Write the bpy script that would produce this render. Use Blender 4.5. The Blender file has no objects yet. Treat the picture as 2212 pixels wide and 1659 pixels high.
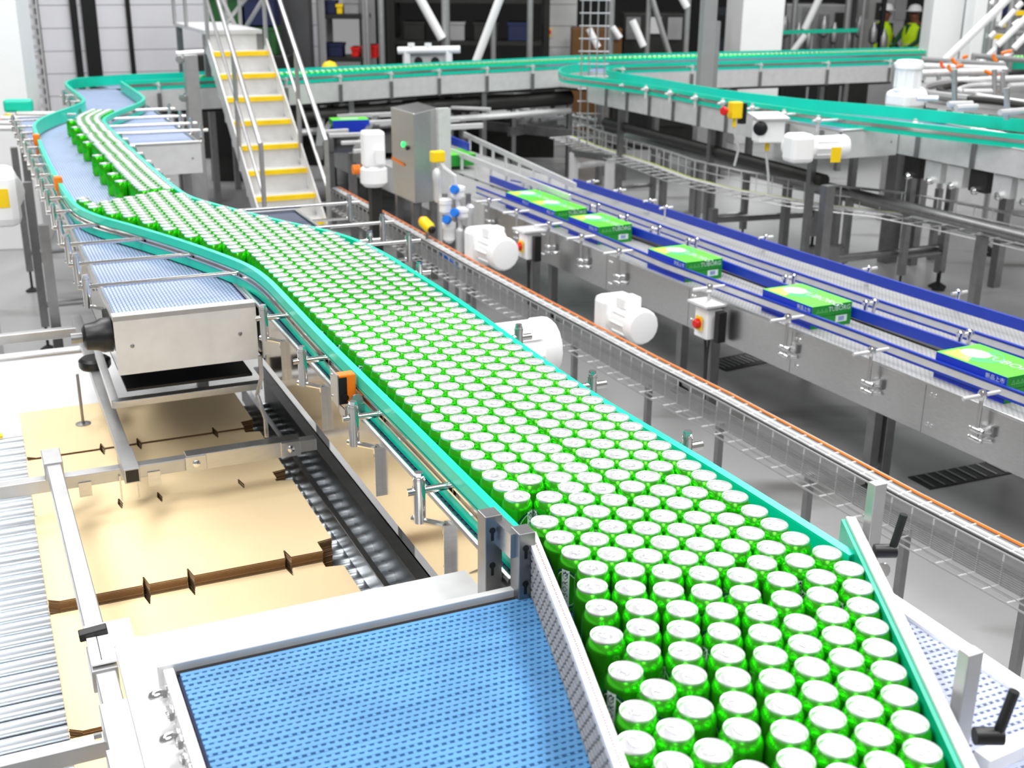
import bpy, bmesh, math, random
from mathutils import Vector, Matrix
random.seed(7)
scene = bpy.context.scene
COL = scene.collection

# ------------------------------------------------------------------ camera
FPX, PITCH, ROLL, ZC = 2560.0, math.radians(19.45), 0.008, 2.40
FW = Vector((0, math.cos(PITCH), -math.sin(PITCH)))
_r0 = Vector((1, 0, 0)); _u0 = Vector((0, math.sin(PITCH), math.cos(PITCH)))
RT = _r0 * math.cos(ROLL) + _u0 * math.sin(ROLL)
UP = -_r0 * math.sin(ROLL) + _u0 * math.cos(ROLL)
cam = bpy.data.cameras.new('camera')
cam.sensor_fit = 'HORIZONTAL'; cam.sensor_width = 36.0
cam.lens = FPX / 2212 * 36.0
cam.clip_start = 0.05; cam.clip_end = 200
cam.dof.use_dof = True; cam.dof.focus_distance = 2.9; cam.dof.aperture_fstop = 5.0
cam_ob = bpy.data.objects.new('camera', cam); COL.objects.link(cam_ob)
mw = Matrix.Identity(4)
for i in range(3):
    mw[i][0] = RT[i]; mw[i][1] = UP[i]; mw[i][2] = -FW[i]
mw[2][3] = ZC
cam_ob.matrix_world = mw
scene.camera = cam_ob

# ------------------------------------------------------------------ light of the hall
world = bpy.data.worlds.new('hall_light'); scene.world = world; world.use_nodes = True
bg = world.node_tree.nodes['Background']
bg.inputs[0].default_value = (1.0, 1.0, 1.0, 1); bg.inputs[1].default_value = 0.24
def area(name, loc, sx, sy, power, rot=(0, 0, 0)):
    l = bpy.data.lights.new(name, 'AREA'); l.shape = 'RECTANGLE'; l.size = sx; l.size_y = sy
    l.energy = power; l.color = (1, 1, 1)
    o = bpy.data.objects.new(name, l); COL.objects.link(o); o.location = loc; o.rotation_euler = rot
    return o
# rows of ceiling lamps, seven metres above the floor
for i, (x, y) in enumerate([(-3.5, 1.0), (3.0, 1.5), (-4.0, 7.0), (3.0, 7.5), (-3.5, 13.5), (4.0, 14.0), (11, 10), (0, -4.5)]):
    area('ceiling_lamp_light', (x, y, 7.0), 1.6, 4.5, 270)
vs = scene.view_settings
scene.display_settings.display_device = 'sRGB'
vs.view_transform = 'Standard'; vs.look = 'None'; vs.gamma = 1.0; vs.use_curve_mapping = False
vs.exposure = 0.3
scene.cycles.max_bounces = 6; scene.cycles.use_denoising = True

# ------------------------------------------------------------------ places
def P(px, py, z):
    """point of the hall at height z that the photograph shows at (px, py)"""
    d = FW * FPX + RT * (px - 1106) - UP * (py - 829.5)
    s = (z - ZC) / d.z
    return Vector((d.x * s, d.y * s, z))
def DP(px, py, Y):
    d = FW * FPX + RT * (px - 1106) - UP * (py - 829.5)
    s = Y / d.y
    return Vector((d.x * s, Y, ZC + d.z * s))
TH = math.radians(-65.5)
UX = Vector((math.cos(TH), math.sin(TH), 0)); VX = Vector((-math.sin(TH), math.cos(TH), 0)); ZX = Vector((0, 0, 1))
def W(u, v, z):
    """line coordinates: u downstream, v to the right of the flow, z up"""
    return UX * u + VX * v + ZX * z
def uv(p):
    return p.dot(UX), p.dot(VX)

# ------------------------------------------------------------------ materials
def lin(c):
    c = c / 255.0
    return c / 12.92 if c <= 0.04045 else ((c + 0.055) / 1.055) ** 2.4
MATS = {}
def M(name, rgb, rough=0.5, metal=0.0, var=0.06, vscale=8.0, bump=0.0, bscale=60.0, emit=0.0, trans=0.0, stretch=None, spec=0.5):
    m = bpy.data.materials.new(name); m.use_nodes = True
    nt = m.node_tree; b = nt.nodes['Principled BSDF']
    c = [lin(x) for x in rgb]
    tc = nt.nodes.new('ShaderNodeTexCoord'); mp = nt.nodes.new('ShaderNodeMapping')
    nt.links.new(tc.outputs['Object'], mp.inputs[0])
    if stretch: mp.inputs['Scale'].default_value = stretch
    n = nt.nodes.new('ShaderNodeTexNoise'); n.inputs['Scale'].default_value = vscale; n.inputs['Detail'].default_value = 4
    nt.links.new(mp.outputs[0], n.inputs[0])
    r = nt.nodes.new('ShaderNodeMapRange'); r.inputs[1].default_value = 0.3; r.inputs[2].default_value = 0.7
    r.inputs[3].default_value = 1 - var; r.inputs[4].default_value = 1 + var
    nt.links.new(n.outputs[0], r.inputs[0])
    mul = nt.nodes.new('ShaderNodeVectorMath'); mul.operation = 'SCALE'; mul.inputs[0].default_value = c
    nt.links.new(r.outputs[0], mul.inputs['Scale'])
    nt.links.new(mul.outputs[0], b.inputs['Base Color'])
    b.inputs['Roughness'].default_value = rough; b.inputs['Metallic'].default_value = metal
    b.inputs['Specular IOR Level'].default_value = spec
    if bump:
        n2 = nt.nodes.new('ShaderNodeTexNoise'); n2.inputs['Scale'].default_value = bscale
        nt.links.new(mp.outputs[0], n2.inputs[0])
        bp = nt.nodes.new('ShaderNodeBump'); bp.inputs['Strength'].default_value = bump; bp.inputs['Distance'].default_value = 0.002
        nt.links.new(n2.outputs[0], bp.inputs['Height']); nt.links.new(bp.outputs[0], b.inputs['Normal'])
    if emit:
        b.inputs['Emission Color'].default_value = (*c, 1); b.inputs['Emission Strength'].default_value = emit
    if trans:
        b.inputs['Alpha'].default_value = 1 - trans
    MATS[name] = m
    return m
def belt_mat(name, rgb_top, rgb_gap, px, py, gap=0.3, rot=TH, rough=0.5):
    """modular plastic belt: rows of staggered links"""
    m = M(name, rgb_top, rough, 0.0, 0.08, 5)
    nt = m.node_tree; b = nt.nodes['Principled BSDF']
    src = b.inputs['Base Color'].links[0].from_socket
    geo = nt.nodes.new('ShaderNodeNewGeometry')
    mp = nt.nodes.new('ShaderNodeMapping'); mp.inputs['Rotation'].default_value = (0, 0, -rot)
    mp.vector_type = 'POINT'
    nt.links.new(geo.outputs['Position'], mp.inputs[0])
    br = nt.nodes.new('ShaderNodeTexBrick')
    br.inputs['Scale'].default_value = 1.0; br.inputs['Brick Width'].default_value = px; br.inputs['Row Height'].default_value = py
    br.inputs['Mortar Size'].default_value = py * gap * 0.5; br.inputs['Mortar Smooth'].default_value = 0.1
    nt.links.new(mp.outputs[0], br.inputs[0])
    mix = nt.nodes.new('ShaderNodeMix'); mix.data_type = 'RGBA'
    nt.links.new(br.outputs['Fac'], mix.inputs[0]); nt.links.new(src, mix.inputs[6])
    mix.inputs[7].default_value = (*[lin(x) for x in rgb_gap], 1)
    nt.links.new(mix.outputs[2], b.inputs['Base Color'])
    bp = nt.nodes.new('ShaderNodeBump'); bp.inputs['Strength'].default_value = 0.6; bp.inputs['Distance'].default_value = 0.002; bp.invert = True
    nt.links.new(br.outputs['Fac'], bp.inputs['Height']); nt.links.new(bp.outputs[0], b.inputs['Normal'])
    return m
steel = M('brushed_steel', (205, 205, 205), 0.30, 1.0, 0.05, 30, 0.15, 90, stretch=(1, 1, 6))
steel_m = M('polished_steel', (215, 213, 210), 0.16, 1.0, 0.04, 12)
steel_d = M('dull_steel', (150, 150, 150), 0.42, 1.0, 0.10, 14)
steel_w = M('matt_bright_steel', (225, 225, 225), 0.5, 0.55, 0.05, 14)
chrome = M('chrome', (235, 235, 235), 0.10, 1.0, 0.02, 10)
white_p = M('white_paint', (246, 246, 246), 0.4, 0, 0.015, 3)
white_c = M('white_casting', (250, 250, 250), 0.35, 0, 0.015, 6)
grey_p = M('grey_paint', (150, 150, 150), 0.5, 0, 0.05, 5)
lgrey_p = M('light_grey_paint', (200, 200, 200), 0.5, 0, 0.05, 5)
black_p = M('black_plastic', (14, 14, 16), 0.4, 0, 0.1, 20)
dark_p = M('dark_metal', (40, 40, 38), 0.5, 0.3, 0.15, 10)
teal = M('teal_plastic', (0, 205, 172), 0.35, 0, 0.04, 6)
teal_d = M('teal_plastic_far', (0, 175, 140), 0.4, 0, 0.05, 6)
navy = M('blue_plastic', (18, 52, 165), 0.35, 0, 0.06, 6)
yellow = M('yellow_plastic', (250, 210, 10), 0.45, 0, 0.05, 8)
orange = M('orange_plastic', (245, 125, 15), 0.4, 0, 0.05, 8)
red_p = M('red_plastic', (225, 25, 10), 0.4, 0, 0.05, 8)
green_p = M('green_plastic', (40, 185, 45), 0.4, 0, 0.05, 8)
hivis = M('hi_vis_fabric', (205, 245, 10), 0.7, 0, 0.06, 12)
dgreen_f = M('dark_green_fabric', (20, 75, 45), 0.8, 0, 0.1, 12)
skin = M('skin', (120, 72, 48), 0.6, 0, 0.05, 10)
rubber = M('black_rubber', (22, 22, 24), 0.7, 0, 0.1, 20)
card = M('corrugated_cardboard', (248, 222, 176), 0.75, 0, 0.035, 3, 0.1, 30)
card_e = M('cardboard_cut_edge', (118, 84, 48), 0.85, 0, 0.25, 2, 0.6, 10, stretch=(1, 1, 160))
can_green = M('green_can_print', (72, 206, 40), 0.22, 0.8, 0.03, 20)
lid_m = M('can_lid_aluminium', (246, 246, 248), 0.30, 0.75, 0.02, 60)
tab_m = M('pull_tab_aluminium', (236, 236, 238), 0.35, 0.7, 0.02, 60)
print_w = M('white_print', (225, 240, 235), 0.35, 0.2, 0.02, 20)
print_b = M('dark_blue_print', (15, 50, 85), 0.35, 0.2, 0.05, 20)
box_g = M('green_carton_print', (92, 222, 50), 0.5, 0, 0.03, 10)
box_gd = M('dark_green_carton_print', (20, 140, 40), 0.5, 0, 0.05, 10)
box_b = M('blue_carton_print', (14, 52, 190), 0.5, 0, 0.04, 10)
box_y = M('yellow_green_carton_print', (200, 240, 90), 0.5, 0, 0.04, 10)
belt_blue = M('blue_belt_plastic', (84, 142, 192), 0.5, 0, 0.14, 9, 0.1, 80)
belt_pale = M('pale_belt_plastic', (176, 184, 210), 0.5, 0, 0.16, 40, 0.1, 80)
belt_under = M('belt_underside', (8, 20, 62), 0.6, 0, 0.1, 9)
belt_grey = belt_mat('grey_blue_modular_belt', (165, 180, 208), (92, 108, 150), 0.03, 0.0127, 0.35)
belt_near = belt_mat('slate_modular_belt', (70, 84, 118), (14, 18, 34), 0.025, 0.0127, 0.4)
belt_box = belt_mat('pale_grey_modular_belt', (188, 188, 188), (100, 100, 100), 0.03, 0.0127, 0.3)

# ------------------------------------------------------------------ mesh helpers
class MB:
    def __init__(s): s.v = []; s.f = []; s.mi = []; s.cur = 0
    def add(s, vs, fs):
        b = len(s.v); s.v += [Vector(x) for x in vs]
        s.f += [tuple(b + i for i in f) for f in fs]; s.mi += [s.cur] * len(fs)
        return s
    def hexa(s, c):
        return s.add(c, [(0, 3, 2, 1), (4, 5, 6, 7), (0, 1, 5, 4), (1, 2, 6, 5), (2, 3, 7, 6), (3, 0, 4, 7)])
    def box(s, c, sz, yaw=0.0, R=None):
        x, y, z = sz[0] / 2, sz[1] / 2, sz[2] / 2
        R = R or Matrix.Rotation(yaw, 3, 'Z'); c = Vector(c)
        return s.hexa([c + R @ Vector(p) for p in [(-x, -y, -z), (x, -y, -z), (x, y, -z), (-x, y, -z), (-x, -y, z), (x, -y, z), (x, y, z), (-x, y, z)]])
    def ubox(s, u0, u1, v0, v1, z0, z1):
        return s.hexa([W(u0, v0, z0), W(u1, v0, z0), W(u1, v1, z0), W(u0, v1, z0), W(u0, v0, z1), W(u1, v0, z1), W(u1, v1, z1), W(u0, v1, z1)])
    def bar(s, p, q, w, h, up=ZX):
        p = Vector(p); q = Vector(q); d = (q - p).normalized()
        a = d.cross(up)
        if a.length < 1e-4: a = d.cross(UX)
        a.normalize(); b = a.cross(d).normalized()
        a = a * w / 2; b = b * h / 2
        return s.hexa([p - a - b, p + a - b, p + a + b, p - a + b, q - a - b, q + a - b, q + a + b, q - a + b])
    def cyl(s, p, q, r, n=12, r2=None, cap=True):
        p = Vector(p); q = Vector(q); d = (q - p).normalized(); r2 = r if r2 is None else r2
        a = d.cross(ZX)
        if a.length < 1e-3: a = Vector((1, 0, 0))
        a.normalize(); b = d.cross(a)
        vs = []
        for k in range(n):
            t = 2 * math.pi * k / n; e = a * math.cos(t) + b * math.sin(t)
            vs += [p + e * r, q + e * r2]
        fs = [(2 * k, 2 * ((k + 1) % n), 2 * ((k + 1) % n) + 1, 2 * k + 1) for k in range(n)]
        if cap: fs += [tuple(2 * k for k in range(n))[::-1], tuple(2 * k + 1 for k in range(n))]
        return s.add(vs, fs)
    def tube(s, pts, r, n=8, close=False):
        pts = [Vector(p) for p in pts]; m = len(pts); vs = []; prev = None
        for i, p in enumerate(pts):
            if close: d = pts[(i + 1) % m] - pts[i - 1]
            else: d = pts[min(i + 1, m - 1)] - pts[max(i - 1, 0)]
            d.normalize()
            if prev is None:
                a = d.cross(ZX)
                if a.length < 1e-3: a = d.cross(Vector((1, 0, 0)))
            else: a = prev - d * prev.dot(d)
            a.normalize(); prev = a; b = d.cross(a)
            for k in range(n):
                t = 2 * math.pi * k / n
                vs.append(p + (a * math.cos(t) + b * math.sin(t)) * r)
        fs = []
        for i in range(m if close else m - 1):
            for k in range(n):
                j = (i + 1) % m
                fs.append((i * n + k, i * n + (k + 1) % n, j * n + (k + 1) % n, j * n + k))
        if not close: fs += [tuple(range(n))[::-1], tuple((m - 1) * n + k for k in range(n))]
        return s.add(vs, fs)
    def prism(s, poly, z0, z1):
        n = len(poly)
        vs = [Vector((p[0], p[1], z0)) for p in poly] + [Vector((p[0], p[1], z1)) for p in poly]
        fs = [tuple(range(n))[::-1], tuple(range(n, 2 * n))] + [(k, (k + 1) % n, n + (k + 1) % n, n + k) for k in range(n)]
        return s.add(vs, fs)
    def lathe(s, c, prof, n=24, axis=None, cap0=True, cap1=True):
        c = Vector(c); d = (axis or ZX).normalized()
        a = d.cross(ZX)
        if a.length < 1e-3: a = Vector((1, 0, 0))
        a.normalize(); b = d.cross(a)
        vs = [c + d * z + (a * math.cos(2 * math.pi * k / n) + b * math.sin(2 * math.pi * k / n)) * r for r, z in prof for k in range(n)]
        fs = []
        for i in range(len(prof) - 1):
            for k in range(n):
                fs.append((i * n + k, i * n + (k + 1) % n, (i + 1) * n + (k + 1) % n, (i + 1) * n + k))
        if cap0: fs.append(tuple(range(n))[::-1])
        if cap1: fs.append(tuple((len(prof) - 1) * n + k for k in range(n)))
        return s.add(vs, fs)
    def sweep(s, path, prof):
        """path: xy points; prof: closed polygon of (offset to the left, height)"""
        n = len(prof); m = len(path); vs = []
        for i, p in enumerate(path):
            d = (Vector(path[min(i + 1, m - 1)]) - Vector(path[max(i - 1, 0)])); d.z = 0; d.normalize()
            nr = Vector((-d.y, d.x, 0))
            for o, z in prof: vs.append(Vector((p[0], p[1], 0)) + nr * o + ZX * z)
        fs = []
        for i in range(m - 1):
            for k in range(n):
                fs.append((i * n + k, (i + 1) * n + k, (i + 1) * n + (k + 1) % n, i * n + (k + 1) % n))
        fs += [tuple(range(n)), tuple((m - 1) * n + k for k in range(n))[::-1]]
        return s.add(vs, fs)
    def build(s, name, mat, parent=None, smooth=False, bevel=0.0, kind=None, label=None, local=False):
        return make(name, s, mat, parent, smooth, bevel, kind, label, local)
ORG = {}
def make(name, mb, mat, parent=None, smooth=False, bevel=0.0, kind=None, label=None, local=False):
    vs = mb.v
    if parent is not None: org = ORG[parent.name]
    elif local: org = Vector((0, 0, 0))
    else:
        xs = [p.x for p in vs]; ys = [p.y for p in vs]; zs = [p.z for p in vs]
        org = Vector(((min(xs) + max(xs)) / 2, (min(ys) + max(ys)) / 2, min(zs)))
    me = bpy.data.meshes.new(name)
    me.from_pydata([p - org for p in vs], [], mb.f)
    mats = mat if isinstance(mat, (list, tuple)) else [mat]
    for m in mats: me.materials.append(m)
    if len(mats) > 1: me.polygons.foreach_set('material_index', mb.mi)
    bm = bmesh.new(); bm.from_mesh(me); bmesh.ops.recalc_face_normals(bm, faces=bm.faces); bm.to_mesh(me); bm.free()
    if smooth:
        me.polygons.foreach_set('use_smooth', [True] * len(me.polygons))
        me.set_sharp_from_angle(angle=math.radians(40))
    o = bpy.data.objects.new(name, me); COL.objects.link(o)
    if parent is not None: o.parent = parent
    else: o.location = org
    ORG[o.name] = org
    if bevel:
        md = o.modifiers.new('bevel', 'BEVEL'); md.width = bevel; md.segments = 2; md.limit_method = 'ANGLE'
    if kind: o['kind'] = kind
    if label: o['label'] = label
    return o
def tag(o, label, cat, group=None):
    o['label'] = label; o['category'] = cat
    if group: o['group'] = group
    return o
def thing(name, label, cat, loc, group=None):
    o = bpy.data.objects.new(name, None); COL.objects.link(o); o.location = loc
    o.empty_display_size = 0.1; ORG[o.name] = Vector(loc)
    return tag(o, label, cat, group)
def copy_tree(o, parent=None):
    c = o.copy(); COL.objects.link(c); c.parent = parent
    for ch in o.children: copy_tree(ch, c)
    return c
def smooth_path(pts, n=4, it=2):
    """rounded polyline (corner cutting)"""
    pts = [Vector((p[0], p[1], 0)) for p in pts]
    for _ in range(it):
        out = [pts[0]]
        for a, b in zip(pts, pts[1:]):
            out += [a * 0.75 + b * 0.25, a * 0.25 + b * 0.75]
        out.append(pts[-1]); pts = out
    return pts
def text_mesh(txt, size, extrude=0.0, res=2):
    cu = bpy.data.curves.new('t', 'FONT'); cu.body = txt; cu.size = size; cu.align_x = 'CENTER'; cu.align_y = 'CENTER'
    cu.extrude = extrude; cu.resolution_u = res
    o = bpy.data.objects.new('t', cu); COL.objects.link(o)
    dg = bpy.context.evaluated_depsgraph_get()
    me = bpy.data.meshes.new_from_object(o.evaluated_get(dg))
    bpy.data.objects.remove(o); bpy.data.curves.remove(cu)
    vs = [v.co.copy() for v in me.vertices]; fs = [tuple(p.vertices) for p in me.polygons]
    bpy.data.meshes.remove(me)
    return vs, fs
# ================================================================== setting
def stained_floor():
    m = M('concrete_floor', (166, 166, 166), 0.30, 0, 0.05, 0.5)
    nt = m.node_tree; b = nt.nodes['Principled BSDF']
    src = b.inputs['Base Color'].links[0].from_socket
    geo = nt.nodes.new('ShaderNodeNewGeometry')
    mp = nt.nodes.new('ShaderNodeMapping'); mp.inputs['Rotation'].default_value = (0, 0, -TH); mp.inputs['Scale'].default_value = (0.55, 1.6, 1); mp.inputs['Location'].default_value = (4.1, 2.3, 0)
    nt.links.new(geo.outputs['Position'], mp.inputs[0])
    n = nt.nodes.new('ShaderNodeTexNoise'); n.inputs['Scale'].default_value = 1.3; n.inputs['Detail'].default_value = 3
    nt.links.new(mp.outputs[0], n.inputs[0])
    r = nt.nodes.new('ShaderNodeMapRange'); r.inputs[1].default_value = 0.56; r.inputs[2].default_value = 0.72; r.inputs[3].default_value = 0; r.inputs[4].default_value = 1
    nt.links.new(n.outputs[0], r.inputs[0])
    mix = nt.nodes.new('ShaderNodeMix'); mix.data_type = 'RGBA'
    nt.links.new(r.outputs[0], mix.inputs[0]); nt.links.new(src, mix.inputs[6])
    mix.inputs[7].default_value = (0.17, 0.167, 0.16, 1)
    nt.links.new(mix.outputs[2], b.inputs['Base Color'])
    return m
floor_m = stained_floor()
mb = MB(); mb.box((2, 12, -0.1), (40, 40, 0.2)); o = mb.build('floor', floor_m, kind='structure')
# drain trenches with slotted covers
for i, (a, b_) in enumerate([(P(1545, 792, 0), P(1690, 762, 0)), (P(1985, 1045, 0), P(2290, 985, 0))]):
    mb = MB(); mb.bar(a + ZX * 0.002, b_ + ZX * 0.002, 0.16 if i else 0.22, 0.006)
    fl = mb.build('drain_cover', dark_p, bevel=0.0); tag(fl, ['dark slotted drain cover in the floor beside a white gearmotor', 'dark drain channel cover crossing the floor at the right edge'][i], 'drain')
    d = (b_ - a).normalized(); s = Vector((-d.y, d.x, 0)); n = 14
    for k in range(n):
        c = a.lerp(b_, (k + 0.5) / n) + ZX * 0.007
        m2 = MB(); m2.bar(c - s * 0.07, c + s * 0.07, 0.012, 0.004)
        m2.build('slat', steel_d, fl)

# far walls of the hall
wall_m = M('pale_wall_panel', (236, 236, 240), 0.6, 0, 0.03, 1.5)
dwall_m = M('dark_store_wall', (34, 34, 34), 0.8, 0, 0.2, 1.0)
def wall_quad(name, a, b_, z0, z1, mat, th=0.12):
    mb = MB(); a = Vector(a); b_ = Vector(b_)
    mb.bar(Vector((a.x, a.y, (z0 + z1) / 2)), Vector((b_.x, b_.y, (z0 + z1) / 2)), th, z1 - z0)
    return mb.build(name, mat, kind='structure')
wl = wall_quad('wall_left', (-9.2, 15.6), (-2.9, 18.4), 0, 5.5, wall_m)
# panel joints of the pale wall and its dark posts
dl = (Vector((-2.9, 18.4, 0)) - Vector((-9.2, 15.6, 0))); L = dl.length; dl.normalize(); nl = Vector((dl.y, -dl.x, 0))
for k in range(18):
    c = Vector((-9.2, 15.6, 0)) + nl * 0.075
    z0 = 0.05 + k * 0.3
    m2 = MB(); m2.bar(c + dl * 0.02 + ZX * (z0 + 0.145), c + dl * (L - 0.02) + ZX * (z0 + 0.145), 0.03, 0.29)
    m2.build('panel', wall_m, wl)
wb = wall_quad('wall_back', (-3.2, 25.5), (22, 25.5), 0, 7.0, dwall_m)
def wpost(px, w, mat, name, label, cat):
    t = DP(px, 60, 1)  # ray
    base = Vector((-9.2, 15.6, 0)) + nl * 0.13
    # meet the wall line
    dx, dy = t.x, t.y
    det = dx * (-dl.y) - dy * (-dl.x)
    s = (base.x * (-dl.y) - base.y * (-dl.x)) / det
    p = Vector((dx * s, dy * s, 0))
    m2 = MB(); m2.bar(p - dl * w / 2 + ZX * 2.6 , p + dl * w / 2 + ZX * 2.6, 0.06, 5.2)
    o = m2.build(name, mat); tag(o, label, cat)
    return p
wpost(163, 0.09, black_p, 'wall_post', 'slim black upright at the left of the pale wall', 'post')
wpost(196, 0.19, black_p, 'wall_post', 'broad black upright on the pale wall, the widest', 'post')
wpost(280, 0.06, black_p, 'wall_post', 'thin black upright on the pale wall beside the tall grey post', 'post')
wpost(84, 0.05, dark_p, 'wall_post', 'thin dark grey upright on the pale wall by the cable ladder', 'post')
# cable ladder on the wall
p0 = DP(76, 100, 15.3); c = p0.copy(); lt = thing('cable_ladder', 'narrow upright cable ladder beside the big white column', 'cable ladder', (c.x, c.y, 0))
for s in (-1, 1):
    m2 = MB(); m2.bar(c + Vector((s * 0.075, 0, 0)) - ZX * (c.z - 0.02), c + Vector((s * 0.075, 0, 0)) + ZX * 2.2, 0.02, 0.04, UX); m2.build('side_rail', lgrey_p, lt)
for k in range(34):
    z = 0.2 + k * 0.12
    m2 = MB(); m2.bar(Vector((c.x - 0.075, c.y, z)), Vector((c.x + 0.075, c.y, z)), 0.02, 0.045); m2.build('rung', lgrey_p, lt)

# columns
def column(px, w, y, label, mat=white_p, base_y=None, w2=None, yaw=0.0):
    c = DP(px, 80, y)
    m2 = MB(); m2.box((c.x, y, 3.3), (w, w2 or w, 6.6), yaw)
    o = m2.build('column', mat, bevel=0.01); tag(o, label, 'column')
    return o
column(-47, 0.78, 10.6, 'big white square column at the left edge of the hall', yaw=math.radians(14))
column(1627, 0.62, 17.6, 'white square column behind the teal can line, in mid hall', yaw=math.radians(12))
column(2031, 0.42, 17.0, 'white square column right of the person in the yellow vest')
column(2117, 0.36, 16.4, 'white square column behind the slanted white bars, rightmost')
column(2077, 0.20, 17.4, 'grey steel column between the two white columns at the right', grey_p)
cc = column(1208, 0.52, 19.5, 'pale grey panelled column with a small yellow switch box', lgrey_p)
for k in range(9):
    m2 = MB(); c = DP(1208, 80, 19.5); m2.box((c.x, 19.5 - 0.27, 0.4 + k * 0.32), (0.50, 0.03, 0.31)); m2.build('panel', lgrey_p, cc)
sw = thing('switch_box', 'small yellow and red switch box on the panelled grey column', 'switch', DP(1182, 70, 19.15))
m2 = MB(); m2.box(DP(1182, 70, 19.15), (0.12, 0.08, 0.13)); m2.build('box', yellow, sw)
m2 = MB(); m2.cyl(DP(1186, 69, 19.11), DP(1186, 69, 19.06), 0.035); m2.build('button', red_p, sw)

# ================================================================== can line
ZB, ZR = 1.265, 1.365
LEFT = [(271,161),(163,168),(142,177),(145,183),(181,211),(183,219),(163,228),(101,249),(72,267),(80,287),(101,340),(127,389),(155,432),(174,449),(217,467),(271,481),(335,500),(400,520),(480,548),(540,572),(580,600),(620,642),(700,727),(800,825),(900,922),(1000,1022),(1120,1140)]
RIGHT = [(260,175),(307,206),(311,213),(300,222),(253,239),(220,255),(226,266),(253,295),(307,345),(362,394),(400,422),(445,436),(490,448),(545,462),(581,471),(635,483),(689,494),(744,509),(784,525),(835,551),(886,584),(936,615),(1004,659),(1105,733),(1206,804),(1308,871),(1439,948),(1600,1045),(1840,1198)]
def rail(parent, path, side, mat=teal, top=ZR, steel_side=True):
    """two plastic wear strips with a steel channel between; side = +1 when the flow is on the left of the path"""
    s = side
    def pr(lo, hi, z0, z1): return [(lo * s, z0), (hi * s, z0), (hi * s, z1), (lo * s, z1)]
    a = MB().sweep(path, pr(-0.014, 0.006, top - 0.032, top)).build('upper_strip', mat, parent)
    b = MB().sweep(path, pr(-0.014, 0.006, top - 0.092, top - 0.058)).build('lower_strip', mat, parent)
    MB().sweep(path, pr(-0.002, 0.0065, top - 0.088, top - 0.004)).build('inner_board', mat, parent)
    t0, t1 = top - 0.058, top - 0.032
    ch = [(-0.019 * s, t0 + 0.001), (-0.004 * s, t0 + 0.001), (-0.004 * s, t1 - 0.001), (-0.019 * s, t1 - 0.001), (-0.019 * s, t1 - 0.007), (-0.008 * s, t1 - 0.007), (-0.008 * s, t0 + 0.007), (-0.019 * s, t0 + 0.007)]
    c = MB().sweep(path, ch).build('rail_channel', steel_m, parent)
    return a
def lpath(pts, z=ZR, it=2): return smooth_path([P(x, y, z) for x, y in pts], it=it)
lp_all = lpath(LEFT); rp_all = lpath(RIGHT)
def split(path, u0):
    a = [p for p in path if p.dot(UX) <= u0]; b = [p for p in path if p.dot(UX) > u0]
    return a + b[:1], b
lpA, lpB = split(lp_all, -4.35); rpA, rpB = split(rp_all, -5.1)

conv_near = thing('can_conveyor', 'steel can conveyor with teal guide rails, nearest full run of cans', 'conveyor', W(-3.8, 1.12, 0))
conv_mid = thing('can_conveyor', 'teal-railed can conveyor at the left with a steel end box and long rods', 'conveyor', W(-6.9, 0.6, 0))
conv_far = thing('can_conveyor', 'teal-railed can conveyor by the big white column, empty belt', 'conveyor', W(-9.8, 1.12, 0))
rail(conv_near, lpB, 1); rail(conv_near, rpB, -1)
rail(conv_mid, lpA, 1); rail(conv_mid, rpA, -1)

def conveyor_body(par, u0, u1, v0, v1, belt, zb=ZB, depth=0.18, cap0=True, cap1=True, plate_mat=steel_m, lip=True):
    MB().ubox(u0, u1, v0 + 0.012, v1 - 0.012, zb - 0.02, zb).build('belt', belt, par)
    for nm, va, vb in (('side_plate', v0, v0 + 0.005), ('side_plate', v1 - 0.005, v1)):
        MB().ubox(u0, u1, va, vb, zb - depth, zb + 0.008).build(nm, plate_mat, par)
    if lip:
        MB().tube([W(u0, v0 + 0.002, zb + 0.006), W(u1, v0 + 0.002, zb + 0.006)], 0.008, 8).build('edge_lip', steel, par, smooth=True)
        MB().tube([W(u0, v1 - 0.002, zb + 0.006), W(u1, v1 - 0.002, zb + 0.006)], 0.008, 8).build('edge_lip', steel, par, smooth=True)
    MB().ubox(u0 + 0.02, u1 - 0.02, v0 + 0.02, v1 - 0.02, zb - 0.10, zb - 0.08).build('return_tray', dark_p, par)
    if cap1:
        m = MB(); m.ubox(u1, u1 + 0.045, v0 - 0.004, v1, zb + 0.0, zb + 0.018); m.ubox(u1 + 0.040, u1 + 0.045, v0 - 0.004, v1, zb - depth - 0.01, zb + 0.016)
        e = m.build('end_box', steel_w, par)
        for v in (v0 + 0.05, v1 - 0.06):
            m = MB(); m.lathe(W(u1 + 0.045, v, zb - 0.09), [(0.007, 0), (0.007, 0.003), (0.003, 0.005)], 10, UX); m.build('rivet', steel_d, e, smooth=True)
    if cap0:
        m = MB(); m.ubox(u0 - 0.03, u0, v0, v1, zb - depth, zb + 0.012); m.build('end_box', steel, par)
conveyor_body(conv_near, -5.62, -1.86, 0.848, 1.405, belt_near, cap1=False)
conveyor_body(conv_mid, -9.95, -4.06, 0.365, 0.840, belt_grey)
conveyor_body(conv_far, -12.0, -8.15, 0.845, 1.405, belt_grey)
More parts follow.
